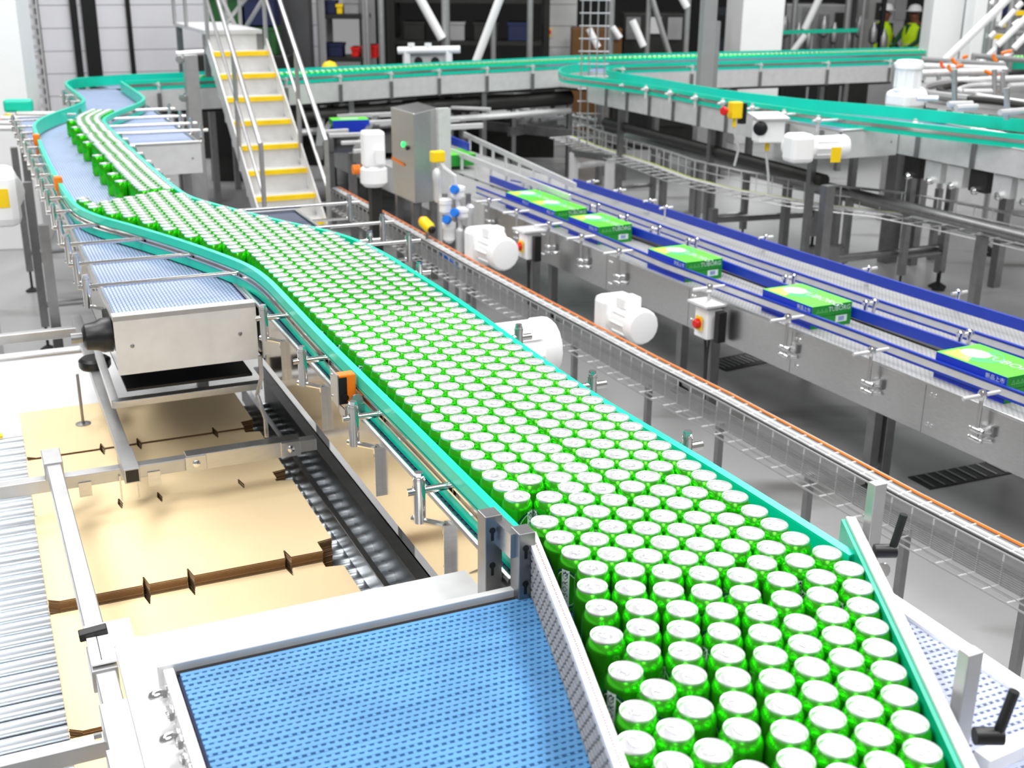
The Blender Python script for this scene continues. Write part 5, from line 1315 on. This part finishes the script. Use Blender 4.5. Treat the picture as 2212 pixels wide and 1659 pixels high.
# caged ladder by the junction
lx = DP(1282, 100, 12.6); lad = thing('caged_ladder', 'upright wire cage ladder at the junction of the teal lines', 'ladder', (lx.x, 12.6, 0))
for dx in (-0.12, -0.04, 0.04, 0.12):
    m = MB(); m.cyl((lx.x + dx, 12.6, 0.6), (lx.x + dx, 12.6, 3.4), 0.008, 6); m.build('upright', tube_m, lad)
for k in range(22):
    z = 0.7 + k * 0.125
    m = MB(); m.cyl((lx.x - 0.15, 12.6, z), (lx.x + 0.16, 12.6, z), 0.008, 6); m.build('rung', tube_m, lad)
# dark shelving
def shelving(x0, x1, Y, depth, shelves, label, postmat=grey_p, seed=1, colors=None):
    rnd = random.Random(seed)
    root = thing('shelving', label, 'shelving', ((x0 + x1) / 2, Y, 0))
    for x in (x0, x1):
        for y in (Y, Y + depth): MB().bar(Vector((x, y, 0)), Vector((x, y, 3.6)), 0.09, 0.09, UX).build('upright', postmat, root)
    for z in shelves:
        MB().box(((x0 + x1) / 2, Y + depth / 2, z), (x1 - x0, depth, 0.06)).build('shelf', dark_p, root)
    return root
def crate(x, y, z, sx, sy, sz, mat, label, cat='crate'):
    root = thing('crate', label, cat, (x, y, z))
    MB().box((x, y, z + sz / 2), (sx, sy, sz)).build('body', mat, root, bevel=0.01)
    MB().box((x, y, z + sz - 0.02), (sx + 0.02, sy + 0.02, 0.04)).build('rim', mat, root)
    return root
sA = DP(694, 60, 17.0).x; sB = DP(790, 60, 17.0).x
shelving(sA, sB, 17.0, 0.7, (0.6, 1.15, 1.72, 2.35), 'grey steel shelving with dark shelves right of the stair')
shelving(DP(838, 60, 18).x, DP(1180, 60, 18).x, 18.4, 0.9, (0.7, 1.3, 1.9, 2.6), 'long dark shelving behind the slanted white tubes', dark_p)
dkb = M('dark_blue_plastic', (18, 28, 70), 0.5, 0, 0.1, 8); dkg = M('dark_green_plastic', (24, 80, 30), 0.5, 0, 0.1, 8); brn_m = M('brown_board', (96, 62, 20), 0.6, 0, 0.15, 6)
for k, (px, zz_, mt, nm, w) in enumerate(((712, 1.75, dkb, 'dark blue crate on the upper shelf right of the stair', 0.22), (738, 1.75, yellow, 'small yellow tin on the upper shelf right of the stair', 0.08), (763, 1.75, grey_p, 'grey crate on the upper shelf right of the stair', 0.2), (722, 1.18, dkb, 'low blue crate on the middle shelf right of the stair', 0.25), (768, 1.18, red_p, 'small red box on the middle shelf right of the stair', 0.10), (805, 1.0, red_p, 'dark red fire bucket between the two slim poles', 0.12))):
    x = DP(px, 60, 17.3).x; crate(x, 17.3, zz_ if k < 5 else 1.36 - 0.2, w, 0.3, 0.18 if w > 0.1 else 0.13, mt, nm)
for k, px in enumerate((860, 895, 930, 985, 1010, 1050, 1095, 1120, 1165)):
    x = DP(px, 60, 18.6).x; mt = [dkb, dark_p, dkg, grey_p, dkb, dark_p, lgrey_p, dkb, dkg][k]
    crate(x, 18.7, 1.33 if k % 2 else 1.93, 0.26 + 0.05 * (k % 3), 0.4, 0.22 + 0.05 * (k % 2), mt, ['dark blue crate', 'black crate', 'dark green crate', 'grey crate', 'blue crate', 'charcoal crate', 'light grey crate', 'navy crate', 'green crate'][k] + ' on the long dark shelving, ' + ['leftmost', 'second from left', 'third from left', 'fourth from left', 'middle one', 'fourth from right', 'third from right', 'second from right', 'rightmost'][k])
# blue and green stacked crates behind the stair
for k in range(6):
    x = DP(500 + (k % 2) * 62, 60, 15.8).x; z = 1.3 + (k // 2) * 0.36
    crate(x, 15.8, z if k // 2 else 1.3, 0.46, 0.4, 0.34, [dkb, dkg][(k + k // 2) % 2], ['navy', 'green'][(k + k // 2) % 2] + ' crate stacked behind the stair, ' + ['bottom left', 'bottom right', 'middle left', 'middle right', 'top left', 'top right'][k])
pb = MB(); pb.box((DP(531, 60, 15.8).x, 15.8, 0.65), (1.2, 0.6, 1.3)); o = pb.build('plinth', dark_p, bevel=0.01); tag(o, 'dark plinth carrying the blue and green crates behind the stair', 'plinth')
o = MB().box((DP(600, 60, 16.6).x, 16.6, 1.8), (0.9, 0.3, 3.6)).build('switch_cabinet', M('dark_grey_panel', (70, 70, 72), 0.5, 0, 0.1, 4)); tag(o, 'dark grey switch cabinet behind the stair handrail', 'cabinet')
# white machine frame above the far line
c = DP(925, 120, 14.6)
wm = thing('packing_machine', 'white machine frame standing behind the far line, below the thick pole', 'machine', (c.x, c.y, 1.2))
zt_ = DP(925, 110, 14.6).z
MB().tube([Vector((c.x - 0.36, c.y, zt_)), Vector((c.x + 0.38, c.y, zt_ + 0.02))], 0.045, 10).build('top_bar', white_p, wm, smooth=True)
for dx in (-0.26, 0.24): MB().bar(Vector((c.x + dx, c.y, 1.1)), Vector((c.x + dx, c.y, zt_)), 0.07, 0.07, UX).build('upright', white_p, wm)
MB().box((c.x, c.y + 0.05, zt_ - 0.12), (0.5, 0.03, 0.18)).build('panel', lgrey_p, wm)
for dx in (-0.12, 0.08): MB().cyl((c.x + dx, c.y + 0.03, zt_ - 0.12), (c.x + dx, c.y + 0.02, zt_ - 0.12), 0.05, 12).build('port', dark_p, wm)
for dx in (-0.2, 0.0): MB().cyl((c.x + dx, c.y, zt_ + 0.04), (c.x + dx, c.y, zt_ + 0.09), 0.04, 10).build('cap', white_p, wm)
MB().box((c.x, c.y, 0.55), (0.6, 0.5, 1.1)).build('base', dark_p, wm)
d = DP(712, 140, 13.6); lm = thing('warning_dome', 'yellow dome light behind the far line right of the stair', 'lamp', (d.x, d.y, 1.2))
m = MB(); m.lathe((d.x, d.y, DP(712, 148, 13.6).z), [(0.09, 0), (0.085, 0.03), (0.06, 0.065), (0.0, 0.085)], 16, cap1=False); m.build('dome', yellow, lm, smooth=True)
m = MB(); m.cyl((d.x, d.y, 0), (d.x, d.y, DP(712, 148, 13.6).z), 0.03, 8); m.build('stem', dark_p, lm)
# dark machines in mid background
def machine(x0, x1, y0, y1, Y, depth, mat, label, extra=None):
    a, b = DP(x0, y1, Y), DP(x1, y0, Y)
    root = thing('machine', label, 'machine', ((a.x + b.x) / 2, Y + depth / 2, 0))
    MB().hexa([Vector((a.x, Y, 0)), Vector((b.x, Y, 0)), Vector((b.x, Y + depth, 0)), Vector((a.x, Y + depth, 0)), Vector((a.x, Y, b.z)), Vector((b.x, Y, b.z)), Vector((b.x, Y + depth, b.z)), Vector((a.x, Y + depth, b.z))]).build('body', mat, root, bevel=0.01)
    rnd = random.Random(x0)
    n = max(2, int((x1 - x0) / 35))
    for k in range(n):
        px = x0 + (k + 0.5) * (x1 - x0) / n; w = (b.x - a.x) / n * 0.7
        z0 = 1.35 + rnd.random() * 0.2; z1 = min(b.z - 0.05, z0 + 0.25 + rnd.random() * 0.3)
        if z1 > z0: MB().box((DP(px, 60, Y).x, Y - 0.015, (z0 + z1) / 2), (w, 0.03, z1 - z0)).build('panel', [grey_p, dark_p, lgrey_p, steel_d][rnd.randrange(4)], root)
    return root
machine(1345, 1480, 30, 130, 18.5, 0.8, dark_p, 'dark machine housing with grey panels behind the slim pole')
machine(1545, 1590, 20, 130, 18.8, 0.8, M('slate_panel', (60, 64, 70), 0.5, 0.2, 0.1, 5), 'slate machine housing left of the mid-hall white column')
machine(1235, 1345, 62, 130, 18.2, 0.6, brn_m, 'low machine with brown boards behind the caged ladder')
stw = M('stainless_panel', (175, 175, 175), 0.35, 0.7, 0.06, 6)
machine(1690, 1830, 10, 130, 20.2, 0.9, stw, 'stainless filling machine right of the mid-hall white column')
machine(1840, 1960, -10, 130, 23.6, 0.9, stw, 'stainless machine behind the two people')
for k in range(9):
    px = 1695 + k * 27 + (k % 2) * 4; Y = 19.9; z0 = DP(px, 40 + 14 * (k % 3), Y).z
    t = thing('pressure_vessel', ['first', 'second', 'third', 'fourth', 'fifth', 'sixth', 'seventh', 'eighth', 'ninth'][k] + ' small steel vessel from the left before the stainless machines', 'vessel', (DP(px, 60, Y).x, Y, z0 - 0.3), 'small steel vessels')
    x = DP(px, 60, Y).x
    m = MB(); m.lathe((x, Y, z0 - 0.3), [(0.03, 0), (0.07, 0.04), (0.07, 0.22), (0.04, 0.28), (0.02, 0.34)], 12); m.build('shell', steel_d, t, smooth=True)
    m = MB(); m.cyl((x, Y, 0), (x, Y, z0 - 0.3), 0.02, 8); m.build('pipe', steel_d, t, smooth=True)
# teal handrail before the stainless machine, and a plain guard rail
c = DP(1765, 68, 17.8); hr2 = thing('hand_rail', 'teal-topped guard rail behind the far line, right of the mid-hall column', 'railing', (c.x, 17.8, 0))
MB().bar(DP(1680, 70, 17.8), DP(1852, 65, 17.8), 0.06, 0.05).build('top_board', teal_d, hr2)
for px in (1638, 1680, 1755, 1828): 
    q = DP(px, 68, 17.85); MB().cyl((q.x, q.y, 0), (q.x, q.y, q.z), 0.02, 8).build('post', tube_m, hr2, smooth=True)
MB().cyl(DP(1638, 65, 17.82), DP(1690, 70, 17.82), 0.02, 8).build('top_tube', tube_m, hr2, smooth=True)
# ================================================================== multi-lane conveyor behind the cabinet
lc = thing('lane_conveyor', 'steel lane conveyor with pale cross bars behind the control cabinet', 'conveyor', P(830, 300, 0))
for (x0, y0, x1, y1, r) in ((707, 244, 922, 235, 0.03), (725, 252, 946, 243, 0.03), (764, 267, 850, 263, 0.028), (946, 261, 991, 258, 0.028), (949, 276, 1042, 271, 0.03), (701, 285, 752, 282, 0.022), (710, 293, 785, 290, 0.022), (737, 309, 782, 307, 0.02), (764, 327, 785, 325, 0.02), (690, 222, 930, 208, 0.035), (720, 203, 900, 196, 0.02), (950, 196, 1110, 200, 0.025), (880, 228, 1060, 236, 0.02)):
    z = 0.92
    MB().bar(P(x0, y0, z), P(x1, y1, z), r * 1.6, r * 1.6).build('cross_bar', steel_w, lc, bevel=0.004)
for (x0, y0, x1, y1) in ((700, 300, 760, 205), (770, 335, 840, 215), (935, 300, 960, 205), (690, 330, 700, 215)):
    MB().bar(P(x0, y0, 0.86), P(x1, y1, 0.86), 0.06, 0.12).build('side_beam', steel_d, lc)
MB().hexa([P(700, 330, 0.70), P(960, 330, 0.70), P(1000, 215, 0.70), P(700, 215, 0.70), P(700, 330, 0.73), P(960, 330, 0.73), P(1000, 215, 0.73), P(700, 215, 0.73)]).build('deck', dark_p, lc)
for px, py in ((712, 300), (760, 330), (800, 235), (940, 300), (970, 230)):
    q = P(px, py, 0.85); MB().bar(Vector((q.x, q.y, 0)), q, 0.06, 0.06, UX).build('leg', steel_d, lc)
def plain_carton(px, py, z, L, Wd, H, yaw, mats, label):
    c = P(px, py, z); root = thing('carton', label, 'carton', c, 'green and blue cartons on the box line')
    m = MB(); m.box(c + ZX * H / 2, (L, Wd, H), yaw); m.mi = [2, 0, 1, 2, 1, 2]; m.build('carton_body', mats, root)
    m = MB(); m.box(c + ZX * (H + 0.001), (L * 0.5, Wd * 0.3, 0.001), yaw); m.build('top_print', print_w, root)
plain_carton(755, 283, 0.85, 0.36, 0.24, 0.12, 0.3, [box_g, box_b, box_gd], 'green carton on the lane conveyor left of the control cabinet')
plain_carton(985, 352, 0.70, 0.36, 0.24, 0.10, TH, [box_g, box_gd, box_gd], 'green carton behind the yellow stop box, at the start of the box line')
plain_carton(950, 292, 0.80, 0.22, 0.16, 0.12, TH, [box_gd, box_gd, box_gd], 'small green carton at the right side of the control cabinet')
o = MB().bar(P(963, 297, 0.86), P(1012, 318, 0.86), 0.02, 0.07).build('guide_board', navy); tag(o, 'short blue guide board right of the control cabinet', 'guide')
# ducts below the far line and the branch
du = thing('duct_run', 'dark insulated duct running under the far can line', 'duct', P(950, 205, 0.9) - ZX * 0.9)
pth = [p + Vector((0.1, 0.15, 0)) for p in FRp[3:8]]
MB().tube([Vector((p.x, p.y, 0.93)) for p in pth], 0.085, 12).build('duct', dark_p, du, smooth=True)
MB().tube([Vector((p.x, p.y - 0.15, 0.80)) for p in pth], 0.035, 8).build('pipe', steel_w, du, smooth=True)
for p in pth: MB().bar(Vector((p.x, p.y, 0)), Vector((p.x, p.y, 0.9)), 0.05, 0.05, UX).build('stand', steel_d, du)
du2 = thing('duct_run', 'dark insulated duct running under the branch line', 'duct', W(-8.8, 6.0, 0))
MB().tube([W(-10.8, 5.95, 0.90), W(-7.3, 5.95, 0.86)], 0.05, 12).build('duct', dark_p, du2, smooth=True)
MB().tube([W(-10.9, 6.25, 0.72), W(-4.6, 6.35, 0.72)], 0.045, 12).build('duct', steel_d, du2, smooth=True)
MB().tube([W(-10.9, 6.6, 0.60), W(-4.6, 6.7, 0.60)], 0.05, 12).build('duct', steel_d, du2, smooth=True)
for u in (-10.2, -8.2, -6.0): MB().bar(W(u, 6.3, 0), W(u, 6.3, 0.66), 0.06, 0.06, UX).build('stand', steel_d, du2)
# low dark boxes, added so the floor under the far line looks dark
def base(x0, x1, Y, z1, depth, label, mat=None):
    a, b = DP(x0, 150, Y).x, DP(x1, 150, Y).x
    root = thing('dark_floor_box', label, 'machine', ((a + b) / 2, Y + depth / 2, 0))
    MB().box(((a + b) / 2, Y + depth / 2, z1 / 2), (b - a, depth, z1)).build('body', mat or dark_p, root, bevel=0.01)
    n = max(2, int((b - a) / 0.5))
    for k in range(n):
        x = a + (k + 0.5) * (b - a) / n
        MB().box((x, Y - 0.012, z1 * 0.55), ((b - a) / n * 0.8, 0.024, z1 * 0.5)).build('door', [black_p, dark_p, grey_p][k % 3], root)
        MB().box((x, Y - 0.03, z1 * 0.9), (0.12, 0.05, 0.03)).build('handle', steel_d, root)
base(600, 880, 15.0, 1.05, 0.7, 'low dark box added behind the far line, right of the stair')
base(890, 1200, 15.8, 1.05, 0.7, 'low dark box added behind the far line, left of the panelled column')
base(1330, 1575, 16.6, 1.10, 0.7, 'low dark box added behind the far line by the heavy stanchion')
base(1690, 1960, 18.3, 1.10, 0.6, 'low dark box added under the stainless machines')
base(440, 600, 13.8, 1.0, 0.6, 'low dark box added behind the stair foot')
# tubular trestle between the box line and the middle tray
tq = P(1285, 360, 0.5); tr = thing('trestle', 'grey tubular trestle upstream of the box line', 'frame', (tq.x, tq.y, 0))
pts_t = [P(1240, 330, 0.62), P(1318, 342, 0.62)]
MB().bar(pts_t[0], pts_t[1], 0.06, 0.06).build('top_bar', steel_d, tr)
MB().tube([P(1250, 357, 0.5), P(1320, 350, 0.5)], 0.03, 8).build('cross_tube', steel_w, tr, smooth=True)
for q in pts_t: MB().bar(Vector((q.x, q.y, 0)), q, 0.07, 0.07, UX).build('leg', lgrey_p, tr)
# low crossing tubes and pale conveyors on the far floor
lw = thing('low_conveyor', 'low pale roller track crossing the far floor left of the branch line', 'conveyor', P(1130, 250, 0))
for (x0, y0, x1, y1) in ((960, 262, 1330, 300), (1000, 240, 1240, 250), (1080, 225, 1300, 262), (1100, 285, 1240, 262), (1150, 240, 1400, 300)):
    MB().bar(P(x0, y0, 0.6), P(x1, y1, 0.6), 0.05, 0.10).build('side_beam', steel_d, lw)
for k in range(14):
    t = k / 13
    a = P(1080 + 230 * t, 225 + 37 * t, 0.62); b = P(1000 + 240 * t, 240 + 30 * t, 0.62)
    MB().cyl(a, b, 0.03, 8).build('roller', steel_w, lw, smooth=True)
for px, py in ((1010, 243), (1120, 235), (1230, 255), (1300, 275)): q = P(px, py, 0.58); MB().bar(Vector((q.x, q.y, 0)), q, 0.06, 0.06, UX).build('leg', steel_d, lw)
# ================================================================== bottle track at the right: curved rails and clamps
bt = thing('curved_track', 'steel table with curved dark guide tracks behind the branch line', 'conveyor', P(2120, 215, 0))
ZK = 1.42
MB().hexa([P(2000, 232, ZK - 0.08), P(2260, 262, ZK - 0.08), P(2260, 165, ZK - 0.08), P(1995, 178, ZK - 0.08), P(2000, 232, ZK - 0.06), P(2260, 262, ZK - 0.06), P(2260, 165, ZK - 0.06), P(1995, 178, ZK - 0.06)]).build('table_top', steel_d, bt)
def curve(pts, r, mat, nm): MB().tube([Vector((p.x, p.y, ZK)) for p in smooth_path([P(x, y, ZK) for x, y in pts], it=2)], r, 8).build(nm, mat, bt, smooth=True)
curve([(2110, 176), (2050, 178), (2005, 185), (1990, 193), (1998, 202), (2040, 208), (2095, 214)], 0.035, grey_p, 'guide_track')
curve([(2140, 178), (2080, 182), (2035, 188), (2027, 195), (2045, 203), (2090, 212)], 0.028, dark_p, 'guide_track')
curve([(2170, 182), (2100, 184), (2070, 192), (2075, 199), (2110, 207), (2212, 222), (2260, 230)], 0.022, steel_w, 'guide_track')
curve([(2090, 214), (2150, 218), (2212, 228), (2260, 236)], 0.030, dark_p, 'guide_track')
curve([(2160, 165), (2212, 155), (2260, 150)], 0.028, dark_p, 'guide_track')
for (x0, y0, x1, y1) in ((1980, 212, 2026, 213), (2048, 225, 2100, 224), (2160, 243, 2240, 236), (2065, 233, 2110, 230), (2080, 198, 2142, 198), (2180, 185, 2240, 182)):
    MB().cyl(P(x0, y0, ZK + 0.03), P(x1, y1, ZK + 0.03), 0.022, 8).build('cross_rod', steel_w, bt, smooth=True)
for (px, y0, y1) in ((2062, 150, 235), (2175, 190, 258), (2148, 150, 205), (2028, 160, 190), (2166, 155, 200)):
    q = P(px, y1, ZK - 0.05); MB().cyl(q, DP(px, y0, q.y), 0.022, 8).build('upright', tube_m, bt, smooth=True)
for px, py in ((2010, 228), (2200, 252), (2020, 182), (2220, 172)):
    q = P(px, py, ZK - 0.08); MB().bar(Vector((q.x, q.y, 0)), q, 0.07, 0.07, UX).build('leg', steel_d, bt)
tf = thing('tube_frame', 'frame of horizontal tubes with orange clamp levers above the curved tracks', 'frame', P(2110, 180, 0))
for (x0, y0, x1, y1, Y, r) in ((1990, 128, 2170, 141, 12.6, 0.03), (1930, 142, 2172, 150, 11.9, 0.035), (1985, 159, 2175, 154, 11.5, 0.035), (2065, 175, 2240, 168, 11.0, 0.03), (2100, 120, 2260, 134, 12.9, 0.03), (2010, 143, 2075, 138, 12.3, 0.025)):
    MB().cyl(DP(x0, y0, Y), DP(x1, y1, Y), r, 10).build('tube', steel_w if Y < 12 else grey_p, tf, smooth=True)
for (px, py, Y) in ((2062, 150, 11.4), (2172, 150, 11.4), (1935, 142, 11.9), (2104, 122, 12.9)):
    q = DP(px, py, Y); MB().cyl(Vector((q.x, q.y, 0)), q, 0.03, 8).build('upright', tube_m, tf, smooth=True)
for k, (x0, y0, x1, y1) in enumerate(((2034, 133, 2033, 146), (2056, 126, 2062, 138), (2049, 140, 2051, 154), (2066, 146, 2075, 141), (2080, 127, 2084, 121), (2127, 153, 2144, 162), (2160, 161, 2155, 178), (2146, 117, 2147, 132), (2163, 116, 2180, 110))):
    Y = 11.3; a, b = DP(x0, y0, Y), DP(x1, y1, Y); d = (b - a)
    MB().tube([a, a + d * 0.6, b + Vector((0.02, -0.02, 0))], 0.016, 8).build('clamp_lever', orange if k else M('orange_red_plastic', (245, 90, 30), 0.4, 0, 0.05, 8), tf, smooth=True)
# slanted white stair rails and steps at the right edge
rs = thing('far_stair', 'slanted stair with white rails and yellow step edges at the right edge', 'stair', (DP(2150, 100, 14.0).x, 14.0, 0))
for (x0, y0, x1, y1, Y, r) in ((2040, 132, 2185, -10, 13.6, 0.042), (2140, 44, 2156, 25, 13.7, 0.022), (2160, 57, 2192, 22, 14.0, 0.03), (2155, 98, 2225, 30, 13.6, 0.035), (2138, 81, 2150, 70, 14.0, 0.028), (2132, 122, 2150, 105, 13.6, 0.028), (2190, 105, 2230, 64, 13.4, 0.035), (2169, 126, 2185, 112, 13.4, 0.03), (2155, 142, 2167, 133, 13.4, 0.03), (2115, 138, 2127, 128, 13.4, 0.028), (2196, 17, 2208, 6, 14.0, 0.03), (2140, 9, 2150, 0, 14.2, 0.025), (2188, 54, 2202, 44, 13.9, 0.022)):
    MB().cyl(DP(x0, y0, Y), DP(x1, y1, Y), r, 10).build('rail', white_p, rs, smooth=True)
for (px, Y) in ((2155, 14.2), (2192, 14.3), (2145, 15.2), (2205, 15.0)):
    q = DP(px, -30, Y); MB().cyl((q.x, q.y, 0), q, 0.035, 8).build('post', tube_m, rs, smooth=True)
for (x0, x1, y, Y) in ((2167, 2186, 53, 14.6), (2145, 2180, 79, 14.5), (2194, 2220, 28, 14.8)):
    a, b = DP(x0, y, Y), DP(x1, y, Y); MB().box(((a.x + b.x) / 2, Y + 0.12, a.z), (b.x - a.x, 0.24, 0.05)).build('tread', steel_w, rs); MB().box(((a.x + b.x) / 2, Y - 0.01, a.z), (b.x - a.x, 0.03, 0.055)).build('yellow_edge', yellow, rs)
for y in (57, 68):
    MB().cyl(DP(2138, y, 14.9), DP(2212, y + 3, 14.9), 0.04, 8).build('cross_tube', grey_p, rs, smooth=True)
machine(2135, 2260, 30, 150, 16.5, 0.8, M('steel_grey_panel', (105, 105, 105), 0.4, 0.4, 0.1, 5), 'grey machine behind the slanted stair at the right edge')
o = MB().box((DP(2175, 24, 16.3).x, 16.4, DP(2175, 24, 16.3).z), (0.24, 0.22, 0.12)).build('blue_motor_cover', dkb, bevel=0.01); tag(o, 'dark blue motor cover behind the slanted stair', 'cover')
gcv = [DP(x, 118, 15.2) for x in range(2128, 2214, 8)]
can_mass('drink_cans', [Vector((p.x, p.y, 0)) for p in gcv], 'few green drink cans on the far track at the right edge', zb=gcv[0].z - 0.12, n=8)
sh2 = thing('shelf_track', 'teal-edged shelf track carrying a few cans at the right edge', 'conveyor', (gcv[5].x, 15.2, 0))
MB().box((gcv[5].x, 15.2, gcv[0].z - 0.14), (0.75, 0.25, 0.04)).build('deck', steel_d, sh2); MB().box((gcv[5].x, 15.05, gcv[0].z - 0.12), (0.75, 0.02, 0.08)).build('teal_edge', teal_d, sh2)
for dx in (-0.3, 0.3): MB().bar(Vector((gcv[5].x + dx, 15.2, 0)), Vector((gcv[5].x + dx, 15.2, gcv[0].z - 0.16)), 0.05, 0.05, UX).build('leg', steel_d, sh2)
# ================================================================== small fittings at the left of the can line
for px, py, lab in ((79, 302, 'upper small orange sensor on the left brackets of the teal line'), (126, 396, 'lower small orange sensor on the left brackets of the teal line')):
    c = P(px, py, 1.36); sn2 = thing('photo_sensor', lab, 'sensor', c - ZX * 0.12)
    MB().box(c, (0.05, 0.04, 0.07), TH).build('housing', orange, sn2, bevel=0.006)
    MB().cyl(c - ZX * 0.12, c - ZX * 0.02, 0.012, 8).build('stem', orange, sn2, smooth=True)
    MB().cyl(c - ZX * 0.12 - VX * 0.05, c - ZX * 0.12 + VX * 0.08, 0.010, 8).build('rod', steel, sn2, smooth=True)
c = P(40, 228, 1.30); tb = thing('terminal_block', 'small teal cover with a yellow and red stop switch by the big white column', 'switch', c)
MB().box(c, (0.22, 0.10, 0.10), 0.2).build('teal_cover', teal, tb, bevel=0.02)
MB().cyl(c + Vector((-0.05, -0.1, -0.10)), c + Vector((-0.05, -0.14, -0.10)), 0.05, 12).build('yellow_ring', yellow, tb, smooth=True)
MB().cyl(c + Vector((-0.09, -0.13, -0.12)), c + Vector((-0.10, -0.18, -0.12)), 0.03, 12).build('red_button', red_p, tb, smooth=True)
for k in range(4): MB().cyl(c + Vector((0.0, -0.05 - k * 0.3, -0.06)), c + Vector((0.65, -0.02 - k * 0.3, -0.06)), 0.02, 8).build('rod', steel_w, tb, smooth=True)
MB().bar(Vector((c.x, c.y, 0)), c, 0.06, 0.06, UX).build('stand', steel_d, tb)
MB().tube([W(-7.4, -0.12, 1.0), W(-7.35, -0.10, 0.7), W(-7.1, 0.0, 0.62), W(-6.9, 0.02, 0.7)], 0.018, 8).build('cable', lgrey_p, gm, smooth=True)
MB().bar(W(-7.55, -0.02, 0), W(-7.55, -0.02, 1.0), 0.10, 0.10, UX).build('stand', white_p, gm)
# white cabinet wall below the column at the left edge, with a dark kick strip
wc = thing('white_cabinet', 'white machine cabinet with a dark kick strip at the left edge', 'cabinet', W(-7.3, -0.55, 0))
MB().ubox(-8.2, -6.05, -1.4, -0.18, 0.16, 1.02).build('housing', white_p, wc, bevel=0.01)
MB().ubox(-8.15, -6.1, -1.35, -0.22, 0.0, 0.16).build('kick_strip', M('slate_kick_strip', (52, 56, 62), 0.6, 0, 0.05, 5), wc)
